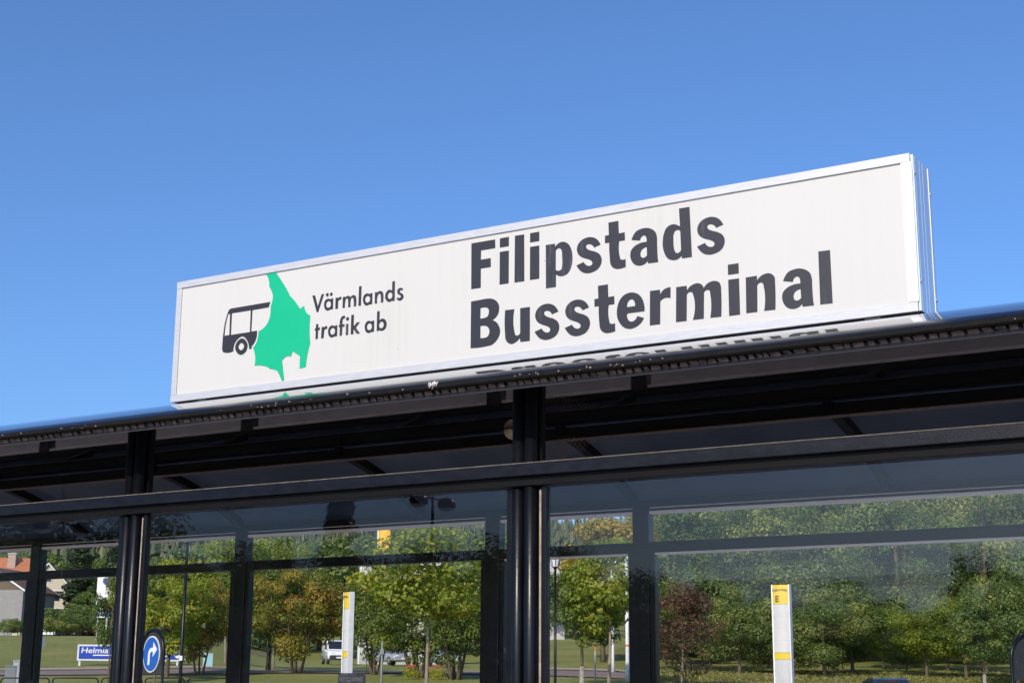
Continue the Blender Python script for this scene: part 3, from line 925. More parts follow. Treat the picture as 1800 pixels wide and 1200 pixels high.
# the wood on the right
WOODG = 'tall trees of the wood behind the lawn'
for i, (px, d, pt) in enumerate([(1165, 104, 838), (1245, 96, 852), (1330, 103, 826), (1415, 94, 846), (1500, 102, 818), (1585, 95, 838), (1665, 104, 812), (1745, 96, 832), (1830, 100, 806), (1910, 97, 820),
                                 (1205, 116, 842), (1375, 118, 826), (1545, 117, 818), (1705, 118, 806), (1875, 116, 800)]):
    tree_at(px, d, pt, T_oak[i % 3], 13, 'broadleaf_tree', 'tall full green broadleaf tree in the wood behind the lawn', group=WOODG)
LOWG = 'low dark trees along the edge of the wood'
for i, (px, d, pt, w) in enumerate([(1250, 84, 1052, 1.0), (1300, 79, 1034, 1.1), (1352, 87, 1050, 1.0), (1388, 80, 1062, 1.05), (1450, 76, 1040, 1.15), (1500, 80, 1028, 1.05), (1555, 87, 1068, 1.1), (1595, 82, 1085, 1.0), (1668, 86, 1050, 1.1), (1850, 74, 992, 1.1), (1735, 84, 1030, 1.1), (1210, 90, 1055, 1.1)]):
    tree_at(px, d, pt, T_dark[i % 3], 7, 'edge_tree', 'low dark green tree with dense spreading crown at the wood edge', group=LOWG, wide=w)
tree_at(1630, 76, 1066, T_edge, 7, 'edge_tree', 'bright green low tree with layered branches at the wood edge', wide=1.15)
tree_at(1700, 75, 1048, T_edge, 7, 'edge_tree', 'yellowish green low tree behind the whitish slender trunk', wide=1.05)
for i, (px, d, pt) in enumerate([(1235, 93, 1118), (1290, 95, 1105), (1345, 92, 1112), (1405, 94, 1100), (1465, 93, 1108), (1530, 95, 1112), (1590, 92, 1105), (1650, 94, 1110), (1715, 92, 1100), (1780, 94, 1105)]):
    tree_at(px, d, pt, T_dark[(i * 2) % 3], 7, 'shade_filler_bush', 'dark bush added to deepen the shade beneath the wood', 'bush', 'bushes added as shade beneath the wood', wide=1.9)  # added bushes; their dark mass stands in for deep shade under the trees
tree_at(1790, 70, 985, T_dark[1], 7, 'edge_tree', 'taller dark green tree at the wood edge beside the black hoop', wide=.8)
def limewashed(t, h):
    MB().tube([(0, 0, -.1), (0, 0, .05), (0, 0, h)], [.145, .118, .098], 10).build('limewash', 'chalk_bark', t)


limewashed(tree_at(1731, 67, 1040, T_sap2, 6, 'young_tree', 'young tree with whitish slender trunk on the lawn before the wood'), 1.25)
tree_at(1196, 66, 1012, T_purple, 5.5, 'purple_tree', 'young purple-red leaved tree inside an iron guard')
tree_at(1172, 84, 1030, T_dark[0], 7, 'edge_tree', 'dark green tree rising behind the purple-red tree', wide=.7)

# trees seen through the middle panes
tree_at(748, 57, 905, T_lime, 7, 'young_tree', 'young lime-green tree with bare straight trunk before the dense bush', wide=1.12)
tree_at(735, 76, 1000, T_bush, 6, 'large_bush', 'large dark green many-stemmed bush behind the lime-green young tree', 'bush', wide=1.05)
tree_at(800, 74, 985, T_bush, 6, 'large_bush', 'large dark green bush beside the post, right of the bare straight trunk', 'bush', wide=.8)
tree_at(660, 79, 995, T_bush, 6, 'large_bush', 'large dark green bush directly behind the yellow-topped stop without a letter', 'bush', wide=.7)
tree_at(520, 80, 995, T_rust, 6, 'maple_tree', 'spreading maple with reddish tips and dark low branches', wide=1.0)
tree_at(470, 84, 955, T_dark[2], 7, 'broadleaf_tree', 'dark green tree rising behind the reddish maple', wide=.9)
tree_at(350, 78, 1015, T_rust, 6, 'maple_tree', 'maple with yellow-green and rusty leaves behind the thin black lamp post', wide=.82)
tree_at(292, 74, 985, T_gold, 6, 'maple_tree', 'yellow-green maple behind the blue turn-right sign', wide=.85)
tree_at(395, 92, 935, T_lime, 7, 'young_tree', 'bright lime-green tree above the rusty maple', wide=1.0)
tree_at(480, 92, 930, T_lime, 7, 'young_tree', 'bright lime-green treetop above the reddish maple', wide=.8)
tree_at(190, 66, 985, T_sap2, 6, 'young_tree', 'small-leaved green tree before the white pylon sign', wide=.55)
limewashed(tree_at(1023, 68, 985, T_sap2, 6, 'young_tree', 'young green tree with whitish lower trunk beside the lantern post', wide=1.05), 1.1)
tree_at(1068, 66, 930, T_sap, 6, 'young_tree', 'young tree with yellowish trunk and open branches', wide=.95)
tree_at(1060, 92, 885, T_yellow, 9, 'birch_tree', 'tall yellow-tinged autumn tree behind the young trees', wide=1.15)
tree_at(1125, 98, 895, T_yellow, 9, 'birch_tree', 'golden autumn tree beside the wood', wide=.8)
FARG = 'mid-distance trees on the slope beyond the road'
for i, (px, d, pt) in enumerate([(20, 250, 955), (58, 240, 962), (120, 230, 975), (140, 215, 1000), (150, 190, 1030), (165, 250, 975), (205, 230, 960), (235, 200, 985), (300, 190, 965), (360, 210, 950), (430, 200, 952), (560, 215, 940), (600, 190, 948), (645, 205, 932),
                                 (690, 230, 938), (780, 210, 935), (850, 200, 940), (900, 215, 930), (950, 230, 942), (985, 190, 960), (880, 150, 985), (960, 140, 1000), (1010, 170, 975)]):
    tree_at(px, d, pt, T_mid[i % 2], 10, 'hillside_tree', 'mid-green tree on the slope beyond the road', group=FARG, wide=1.15)
tree_at(128, 200, 950, T_spruce[0], 14, 'spruce_tree', 'tall spruce on the slope behind the cream gabled house', wide=1.3)
tree_at(192, 190, 945, T_spruce[1], 14, 'spruce_tree', 'dark wide spruce behind the white pylon sign', wide=1.5)
for i, (px, d, pt) in enumerate([(8, 150, 1086), (24, 152, 1090)]):
    tree_at(px, d, pt, T_shrub, 1.7, 'hedge_shrub', 'rounded green shrub before the grey house wall', 'shrub', 'shrubs before the grey house wall', wide=1.1)
for i, (px, d, pt) in enumerate([(100, 165, 1068), (122, 160, 1078), (138, 168, 1062), (84, 168, 1080)]):
    tree_at(px, d, pt, T_shrub, 1.7, 'hedge_shrub', 'brownish green shrub on the bank below the cream gabled house', 'shrub', 'shrubs below the cream house', wide=1.1)

# far forested hill: too many spruces to count
pv, pq, ptint = [], [], []
for i in range(4200):
    d = 300 + 260 * nr.random() ** .8
    px = nr.uniform(-350, 2150)
    p = at(px, 1190, d)
    x, y = p.x, p.y
    z = gz(x, y) - .5
    h, r = nr.uniform(9, 17), nr.uniform(1.8, 2.9)
    base = len(pv)
    n = 0
    for k in range(6):
        zz0, zz1 = z + h * (.06 + .155 * k), z + h * (.06 + .155 * k + .24)
        rr = r * (1 - .155 * k)
        a0 = nr.uniform(0, 6.28)
        c = len(pv)
        pv.append((x, y, min(zz1, z + h)))
        for q in range(9):
            a = a0 + q * .698
            rj = rr * nr.uniform(.65, 1.12)
            pv.append((x + rj * math.cos(a), y + rj * math.sin(a), zz0 + nr.uniform(-.05, .05) * h))
        tt = np.clip(nr.normal(.45, .2), 0, 1)
        for q in range(9):
            pq.append((c, c + 1 + q, c + 1 + (q + 1) % 9)); ptint.append(tt)
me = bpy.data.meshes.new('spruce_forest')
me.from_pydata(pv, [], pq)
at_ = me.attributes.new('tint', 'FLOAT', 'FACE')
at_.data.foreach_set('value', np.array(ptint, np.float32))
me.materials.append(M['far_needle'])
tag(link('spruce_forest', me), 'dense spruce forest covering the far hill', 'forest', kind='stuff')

# long grass along the wood edge
gp, gn = [], []
for i in range(26000):
    px, d = nr.uniform(1150, 1830), nr.uniform(69.5, 82)
    p = at(px, 1195, d)
    gp.append((p.x, p.y, gz(p.x, p.y) + nr.uniform(.02, .22 if d > 73 else .05)))
    gn.append((nr.normal(), -1.0 + nr.normal() * .5, nr.normal() * .25))
gp, gn = np.array(gp), np.array(gn)
tag(link('long_grass', leaf_mesh('long_grass', gp, gn, nr.uniform(.04, .13, len(gp)), np.clip(nr.normal(.5, .25, len(gp)), 0, 1), 'grass_blade', .35)), 'long grass along the edge of the wood', 'grass', kind='stuff')

# ------------------------------------------------------------------ what stands behind the camera and shows in the panes
def mirrored(px, py, d):
    p = at(px, py, d)
    k = p.x * VX.x + p.y * VX.y
    return p + VX * (2 * (D + .034 - k))


BACKG = 'trees across the bus yard'
for i, (px, d, pt) in enumerate([(-60, 74, 940), (25, 62, 915), (195, 64, 898), (330, 86, 985), (440, 90, 965), (520, 92, 985), (660, 90, 975), (735, 94, 990), (840, 84, 948), (925, 90, 962), (1010, 92, 985), (1090, 95, 1030), (1180, 90, 1012),
                                 (1265, 92, 1030), (1345, 95, 1062), (1430, 92, 1040), (1500, 90, 1030), (1590, 95, 1072), (1665, 95, 1066), (1745, 88, 1000), (1820, 84, 960)]):
    p = mirrored(px, 1195, d)
    h = at(px, pt, d).z
    place_tree('yard_tree', 'leafy green tree standing across the bus yard', 'tree', T_dark[i % 3], p.x, p.y, h / 7 * 1.12, None, BACKG, h / 7, z=0.0)
for px, d, pt in ((588, 70, 866), (490, 84, 955)):
    p = mirrored(px, 1195, d)
    h = at(px, pt, d).z
    place_tree('yard_spruce', 'dark narrow spruce standing across the bus yard', 'tree', T_spruce[0], p.x, p.y, h / 14 * 1.0, None, 'spruces across the bus yard', h / 14, z=0.0)
for px, d, pt in ((755, 44, 872), (92, 40, 915)):
    p = mirrored(px, 1195, d)
    h = at(px, pt, d).z
    t = thing('yard_lamp', 'tall black street lamp with two round heads across the bus yard', 'street lamp', (p.x, p.y, 0), 1.15, 'double-headed lamps across the bus yard')
    MB().tube([(0, 0, 0), (0, 0, 1.2), (0, 0, h)], [.09, .06, .045], 10).build('pole', 'black_paint', t)
    MB().tube([(-.42, 0, h - .06), (.42, 0, h - .06)], .03, 8).build('crossarm', 'black_paint', t)
    for s in (-1, 1):
        rg = [[(s * .62 + r * math.cos(a), r * .8 * math.sin(a), h - .1 + z) for a in [2 * math.pi * k / 16 for k in range(16)]] for r, z in ((.06, .12), (.25, .06), (.31, -.06), (.29, -.18))]
        hd = MB().loft(rg).build('lamp_head', 'black_paint', t)
        rg = [[(s * .62 + r * math.cos(a), r * .8 * math.sin(a), h - .1 + z) for a in [2 * math.pi * k / 16 for k in range(16)]] for r, z in ((.275, -.181), (.2, -.25), (.06, -.28))]
        MB().loft(rg).build('diffuser', 'lamp_clear', hd)

# ------------------------------------------------------------------ bus stop pylons
def pylon(px, ptop, d, th, name_label, letter_):
    p = at(px, ptop, d)
    g = gz(p.x, p.y)
    H = p.z - g
    t = thing('bus_stop_pylon', name_label, 'bus stop', (p.x, p.y, g), -th, 'bus stop pylons')
    W, B = .225, .07
    fr = lambda w: [(w * (i / 8 - 1) , -B - .055 * (1 - (i / 8 - 1) ** 2)) for i in range(17)]
    def face(z0, z1, mat, name, grow=.0, parent=t):
        pts = [(x, y - grow) for x, y in fr(W - .03)]
        return MB().prism(pts + [(W - .03, -B + .01), (-W + .03, -B + .01)], 'z', z0, z1).build(name, mat, parent)
    MB().prism([(-W, -B - .012), (-W + .029, -B - .012), (-W + .029, B), (-W, B)], 'z', 0, H).build('edge_profile', 'white_profile', t, .004)
    MB().prism([(W - .029, -B - .012), (W, -B - .012), (W, B), (W - .029, B)], 'z', 0, H).build('edge_profile', 'pole_white', t, .004)
    k = H / 3.2
    face(H - .47 * k, H - .01, 'stop_yellow', 'header')
    f = face(H - 1.62 * k, H - .475 * k, 'stop_white', 'timetable_panel')
    for j in (1, 2, 3):
        zz = H - (.475 + 1.145 * j / 4) * k
        face(zz - .004, zz + .004, 'stop_grey', 'panel_joint', .002, f)
    face(H - 1.625 * k, H - .475 * k, 'stop_yellow', 'panel_rim', -.004)
    face(H - 1.78 * k, H - 1.63 * k, 'stop_yellow', 'footer_band')
    face(.02, H - 1.785 * k, 'stop_grey', 'base_panel', -.006)
    MB().box((-W + .03, .0, 0), (W - .03, B - .004, H - .02)).build('back_panel', 'stop_grey', t)
    link('lettering', text_mesh('BUSSTATION', .062, 'stop_text', .002, .001, 1.0, 0, 'CENTER'), t, (0.0, -B - .062, H - .155 * k))
    if letter_: link('lettering', text_mesh(letter_, .20, 'stop_text', .002, .004, 1, 0, 'LEFT'), t, (-.12, -B - .060, H - .41 * k))


pylon(1373, 1027, 36, math.radians(30), 'yellow and white bus stop pylon marked with a large letter E', 'E')
pylon(614, 1040, 43, math.radians(60), 'yellow and white bus stop pylon turned side-on before the reddish maple', '')

# ------------------------------------------------------------------ street lamps, posts, signs
def pole_thing(name, label, cat, px, d, ptop, r, mat, group=None):
    p = at(px, ptop, d)
    g = gz(p.x, p.y)
    t = thing(name, label, cat, (p.x, p.y, g), 0, group)
    MB().tube([(0, 0, -.1), (0, 0, .9), (0, 0, p.z - g)], [r * 1.3, r, r * .85], 12).build('pole', mat, t)
    return t, p.z - g


t, h = pole_thing('street_lamp', 'black street lamp with glazed lantern head beside the young trees', 'street lamp', 976, 60, 1000, .055, 'black_paint')
rg = lambda prof: [[(r * math.cos(a), r * math.sin(a), h + z) for a in [2 * math.pi * k / 8 for k in range(8)]] for r, z in prof]
MB().loft(rg([(.05, 0), (.09, .06), (.13, .10)])).build('lantern_base', 'black_paint', t)
MB().loft(rg([(.13, .101), (.22, .44)]), smooth=False).build('lantern_glass', 'lamp_clear', t)
for k in range(8):
    a = 2 * math.pi * k / 8
    MB().tube([(.132 * math.cos(a), .132 * math.sin(a), h + .1), (.225 * math.cos(a), .225 * math.sin(a), h + .44)], .012, 5).build('lantern_bar', 'black_paint', t)
MB().loft(rg([(.27, .441), (.25, .48), (.10, .62), (.03, .70)]), smooth=False).build('lantern_roof', 'black_paint', t)
t, h = pole_thing('street_lamp', 'thin black lamp post before the rusty maple', 'street lamp', 330, 46, 950, .055, 'black_paint')
zh = h - (at(330, 950, 46).z - at(330, 1156, 46).z)
MB().box((-.05, -.09, zh - .07), (.05, -.055, zh + .07)).build('hatch', 'pole_white', t)
MB().loft([[(r * math.cos(a), r * math.sin(a), h + z) for a in [2 * math.pi * k / 10 for k in range(10)]] for r, z in ((.05, 0), (.2, .1), (.22, .3), (.05, .42))]).build('lamp_head', 'black_paint', t)
for px, d, pt, r, lb in ((1076, 82, 1000, .085, 'white pole standing behind the yellowish young trunk'), (1101, 74, 975, .095, 'white pole with a small orange ring on the lawn')):
    t, h = pole_thing('white_pole', lb, 'pole', px, d, pt, r, 'pole_white', 'white poles by the curving road')
    if d == 74:
        zr = at(px, 1135, d).z - gz(at(px, pt, d).x, at(px, pt, d).y)
        MB().tube([(0, 0, zr), (0, 0, zr + .08)], .105, 12).build('ring', 'lamp_orange', t)
        MB().tube([(0, 0, h - .5), (-.5, 0, h - .35), (-1.3, 0, h - .32)], .04, 6).build('arm', 'pole_white', t)
t, h = pole_thing('marker_post', 'short grey marker post with orange flag on the lawn', 'post', 1046, 73, 1140, .035, 'post_grey')
MB().box((-.05, -.05, h - .03), (.05, -.04, h + .10)).build('plate', 'lamp_orange', t)
t, h = pole_thing('road_sign', 'small blue plate on a post beside the wood', 'sign', 1112, 76, 1132, .03, 'post_grey')
MB().box((-.16, -.05, h - .75), (.16, -.035, h - .1)).build('plate', 'mark_white', t, .004)
MB().box((-.12, -.054, h - .45), (.12, -.0505, h - .2)).build('symbol', 'sign_blue', t)
t, h = pole_thing('bollard', 'dark grey bollard post in front of the parked pale car', 'bollard', 672, 66, 1128, .05, 'cabinet_grey')
MB().box((-.09, -.08, h - .52), (.09, .08, h - .3)).build('box', 'cabinet_grey', t, .01)
t, h = pole_thing('marker_post', 'thin leaning brown stake beside the road verge', 'post', 645, 79, 1150, .018, 'bark')

# round sign seen from behind
t, h = pole_thing('road_sign', 'round traffic sign on a thin pale post, seen from behind', 'sign', 70, 66, 1118, .03, 'pole_white')
MB().tube([(.0, -.06, h - .3), (0, -.035, h - .3)], .3, 20).build('plate', 'post_grey', t).rotation_euler = (0, 0, .9)

# blue turn-right sign in a black hoop
def hoop_sign(px, pcy, d, th, label, with_face):
    c = at(px, pcy, d)
    g = gz(c.x, c.y)
    t = thing('hoop_sign', label, 'sign', (c.x, c.y, g), th)
    zc, R = c.z - g, .50
    pts = [(-R, 0, -.1), (-R, 0, zc)] + [(-R * math.cos(a), 0, zc + R * math.sin(a)) for a in [math.pi * k / 14 for k in range(1, 14)]] + [(R, 0, zc), (R, 0, -.1)]
    MB().tube(pts, .04, 10).build('hoop', 'black_paint', t)
    poly = [(-R + .02, zc - .40), (R - .02, zc - .40)] + [((R - .02) * math.cos(a), zc + (R - .02) * math.sin(a)) for a in [math.pi * k / 16 for k in range(17)]]
    MB().prism(poly, 'y', -.012, .012).build('back_plate', 'plastic_black', t)
    if with_face:
        disc = MB().tube([(0, -.03, zc), (0, -.014, zc)], .375, 40, smooth=False).build('rim', 'mark_white', t)
        MB().tube([(0, -.034, zc), (0, -.031, zc)], .35, 40, smooth=False).build('face', 'turn_blue', t)
        a = [(-.13, -.22), (-.045, -.22), (-.045, -.01), (-.02, .035), (.03, .05), (.085, .05), (.085, -.06), (.27, .095), (.085, .25), (.085, .135), (.02, .135), (-.065, .11), (-.115, .05), (-.13, -.02)]
        MB().prism([(x, zc + z) for x, z in a], 'y', -.038, -.0345).build('arrow', 'mark_white', t)
        MB().tube([(.12, .02, -.1), (.12, .02, zc - .4)], .025, 8).build('stake', 'bark', t)


hoop_sign(268, 1149, 32, math.radians(-50), 'round blue turn-right arrow sign in a black hoop frame', True)
hoop_sign(1808, 1160, 31, math.radians(30), 'black hoop sign frame at the edge of the lawn', False)

# low hoop rails along the yard
RG = 'low black hoop rails along the yard'
hp = None
for x0, x1 in ((2, 87), (93, 173), (179, 250), (256, 324), (331, 403)):
    a, b = at(x0, 1190.5, 44), at(x1, 1190.5, 44)
    L, g = b.x - a.x, gz(a.x, a.y)
    t = thing('hoop_rail', 'low black tubular hoop rail along the yard edge', 'railing', (a.x, a.y, g), math.atan2(b.y - a.y, L), RG)
    H, q = a.z - g, .10
    pts = [(0, 0, -.1), (0, 0, H - q)] + [(q - q * math.cos(s), 0, H - q + q * math.sin(s)) for s in (.4, .8, 1.2)] + [(q, 0, H), (L - q, 0, H)] + [(L - q + q * math.sin(s), 0, H - q + q * math.cos(s)) for s in (.4, .8, 1.2)] + [(L, 0, H - q), (L, 0, -.1)]
    MB().tube(pts, .022, 8).build('rail', 'black_paint', t)
    for x in (0, L): MB().tube([(x, 0, 0), (x, 0, .02)], .05, 8).build('foot', 'black_paint', t)

# cabinets
for px, d, pt, w, m, lb in ((20, 48, 1169, .34, 'cabinet_grey', 'dark grey utility cabinet beside the hoop rails'), (30, 52, 1159, .22, 'post_grey', 'taller pale grey utility cabinet beside the hoop rails')):
    p = at(px, pt, d); g = gz(p.x, p.y)
    t = thing('utility_cabinet', lb, 'cabinet', (p.x, p.y, g), .3)
    MB().box((-w / 2, -.15, 0), (w / 2, .15, p.z - g - .04)).build('body', m, t, .015)
    MB().box((-w / 2 - .02, -.17, p.z - g - .039), (w / 2 + .02, .17, p.z - g)).build('lid', m, t, .012)
    MB().box((-w / 2 + .03, -.156, .15), (w / 2 - .03, -.1505, p.z - g - .1)).build('door', m, t, .003)

# billboard on the bank
def billboard():
    a, b = at(135, 1160, 85), at(326, 1161, 86)
    g = gz(a.x, a.y)
    L = (b - a).length
    t = thing('billboard', 'blue and white billboard on two short posts on the grass bank', 'billboard', (a.x, a.y, g), math.atan2(b.y - a.y, b.x - a.x))
    z0 = a.z - g
    Hh = 27 * 85 / FPX
    for x in (.15, L - .45): MB().box((x - .05, .01, -.3), (x + .05, .08, z0 + .1)).build('post', 'pole_white', t, .006)
    MB().box((0, -.03, z0), (L, .03, z0 + Hh)).build('board', 'pole_white', t, .006)
    MB().box((.09, -.04, z0 + .09), (L - .12, -.031, z0 + Hh - .09)).build('face', 'sign_blue', t)
    link('lettering', text_mesh('Helmia', .42, 'mark_white', .002, .005, 1.25, .12), t, (.18, -.045, z0 + .42))
    rgx = nr.uniform(.5, 1.0, 40)
    for j, (x0, x1, z, hh) in enumerate(((.85, 1.85, .27, .06), (2.3, 2.75, .62, .07), (2.3, 2.6, .44, .07), (2.3, 2.7, .27, .07), (L - 1.15, L - .3, .68, .075), (L - 1.1, L - .78, .45, .08), (L - 1.12, L - 1.0, .24, .08))):
        MB().box((x0, -.0445, z0 + z), (x1, -.0405, z0 + z + hh)).build('small_print', 'mark_white', t)
    MB().tube([(L - .42, -.0445, z0 + .40), (L - .42, -.0405, z0 + .40)], .235, 28, smooth=False).build('wheel_emblem', 'mark_white', t)
    MB().tube([(L - .46, -.0480, z0 + .40), (L - .46, -.0450, z0 + .40)], .10, 6, smooth=False).build('wheel_hub', 'sign_blue', t)


billboard()
p = at(365, 1172, 84)
t = thing('info_board', 'small pale blue notice board on the bank beside the maple', 'board', (p.x, p.y, gz(p.x, p.y)), .05)
w, h0 = 17 * 84 / FPX / 2, p.z - gz(p.x, p.y)
MB().box((-w, -.03, h0 + .03), (w, .03, h0 + .75)).build('board', 'post_grey', t, .01)
MB().box((-w + .04, -.036, h0 + .07), (w - .04, -.0305, h0 + .71)).build('face', 'pale_blue', t)
for x in (-w + .06, w - .06): MB().box((x - .025, -.02, -.2), (x + .025, .02, h0 + .05)).build('post', 'post_grey', t)
p = at(85, 1115, 175)
t = thing('info_board', 'white notice board on two grey posts above the bank', 'board', (p.x, p.y, gz(p.x, p.y)), .1)
z0 = p.z - gz(p.x, p.y)
MB().box((-.62, -.04, z0), (.62, .04, z0 + .85)).build('board', 'mark_white', t, .01)
for x in (-.68, .68): MB().box((x - .055, -.05, -.3), (x + .055, .05, z0 + .85)).build('post', 'post_grey', t)
for j in range(3): MB().box((-.35, -.046, z0 + .2 + .2 * j), (.38, -.0405, z0 + .25 + .2 * j)).build('small_print', 'pale_blue', t)
p = at(29, 1126, 178)
t = thing('shelter_hut', 'pale rounded concrete hut on the top of the bank', 'hut', (p.x, p.y, gz(p.x, p.y)), 0)
MB().loft([[(x, .9 * y, 0), (x, .9 * y, .35)] for x, y in ()] or [[(.62 * r * math.cos(a), .62 * r * math.sin(a), z) for a in [2 * math.pi * k / 16 for k in range(16)]] for r, z in ((1.0, -.2), (1.0, .1), (.88, .45), (.6, .78), (.2, .92))]).build('dome', 'cream_boards', t)

# white pylon sign and yellow banner
p = at(180, 1085, 120)
t = thing('pylon_sign', 'tall white pylon sign with blue bands behind the green tree', 'sign', (p.x, p.y, gz(p.x, p.y)), .05)
zb, zt, w = p.z - gz(p.x, p.y), at(180, 1008, 120).z - gz(p.x, p.y), .56
MB().box((-w, -.12, zb), (w, .12, zt)).build('panel', 'mark_white', t, .02)
MB().box((-w - .004, -.125, zb + .1), (w + .004, .125, zb + .62)).build('band', 'sign_blue', t)
MB().prism([(-.1, zt - .35), (.35, zt - .35), (.42, zt - .7), (.15, zt - .9), (-.12, zt - .7)], 'y', -.128, -.1205).build('emblem', 'sign_blue', t)
for x in (-.35, .35): MB().box((x - .06, -.06, -.3), (x + .06, .06, zb)).build('post', 'post_grey', t)
for x0, x1 in ((-.4, -.1), (-.04, .12), (.18, .42)): MB().box((x0, -.131, zb + .26), (x1, -.1255, zb + .47)).build('small_print', 'mark_white', t)
p = at(672, 985, 130)
t = thing('banner_flag', 'tall yellow banner on a white pole behind the lime-green tree', 'flag', (p.x, p.y, gz(p.x, p.y)), 0)
zt = at(672, 915, 130).z - gz(p.x, p.y)
MB().tube([(-.42, 0, -.2), (-.42, 0, zt + .4)], .06, 10).build('pole', 'pole_white', t)
vs = [[(-.36 + 1.0 * i / 8, .06 * math.sin(i * .9), z) for i in range(9)] + [(-.36 + 1.0 * i / 8, .06 * math.sin(i * .9) + .01, z) for i in range(8, -1, -1)] for z in (zt - 3.6, zt)]
MB().loft(vs, smooth=False).build('cloth', 'banner_yellow', t)

# iron guard round the purple tree
p = at(1196, 1185, 66)
g = gz(p.x, p.y)
t = thing('tree_guard', 'black iron cage guard round the trunk of the purple-red tree', 'tree guard', (p.x, p.y, g), .2)
H = at(1196, 1175, 66).z - g
for k in range(8):
    a = 2 * math.pi * k / 8
    MB().tube([(.25 * math.cos(a), .25 * math.sin(a), -.05), (.25 * math.cos(a), .25 * math.sin(a), H)], .012, 6).build('bar', 'black_paint', t)
for z in (H * .2, H * .55, H * .92):
    MB().tube([(.25 * math.cos(a), .25 * math.sin(a), z) for a in [2 * math.pi * k / 24 for k in range(25)]], .014, 6).build('ring', 'black_paint', t)

# red flowers under the bush
for px, d, lb in ((722, 74, 'clump of red flowers left of the bare straight trunk'), (767, 73.5, 'clump of red flowers right of the bare straight trunk')):
    p = at(px, 1190, d); g = gz(p.x, p.y)
    t = thing('flower_clump', lb, 'flowers', (p.x, p.y, g), 0)
    q = nr.normal(size=(500, 3)) * np.array([.22, .2, .16]) + np.array([0, 0, .28])
    link('leaves', leaf_mesh('leaves', q, nr.normal(size=(500, 3)) + np.array([0, -.3, .6]), nr.uniform(.03, .06, 500), nr.uniform(.6, 1, 500), 'leaf_lime'), t)
    q = nr.normal(size=(26, 3)) * np.array([.17, .15, .04]) + np.array([0, -.05, .62])
    link('blooms', leaf_mesh('blooms', q, nr.normal(size=(26, 3)) + np.array([0, -.6, .8]), nr.uniform(.03, .05, 26), nr.uniform(0, 1, 26), 'bloom_red', .9), t)

# ------------------------------------------------------------------ vehicles
def wheel(t, x, y, r, w):
    ty = MB().tube([(x, y - w / 2, r), (x, y + w / 2, r)], r, 20).build('wheel', 'rubber', t)
    s = -1 if y < 0 else 1
    MB().tube([(x, y + s * (w / 2 - .01), r), (x, y + s * (w / 2 + .012), r)], r * .62, 14).build('rim', 'rim', ty)


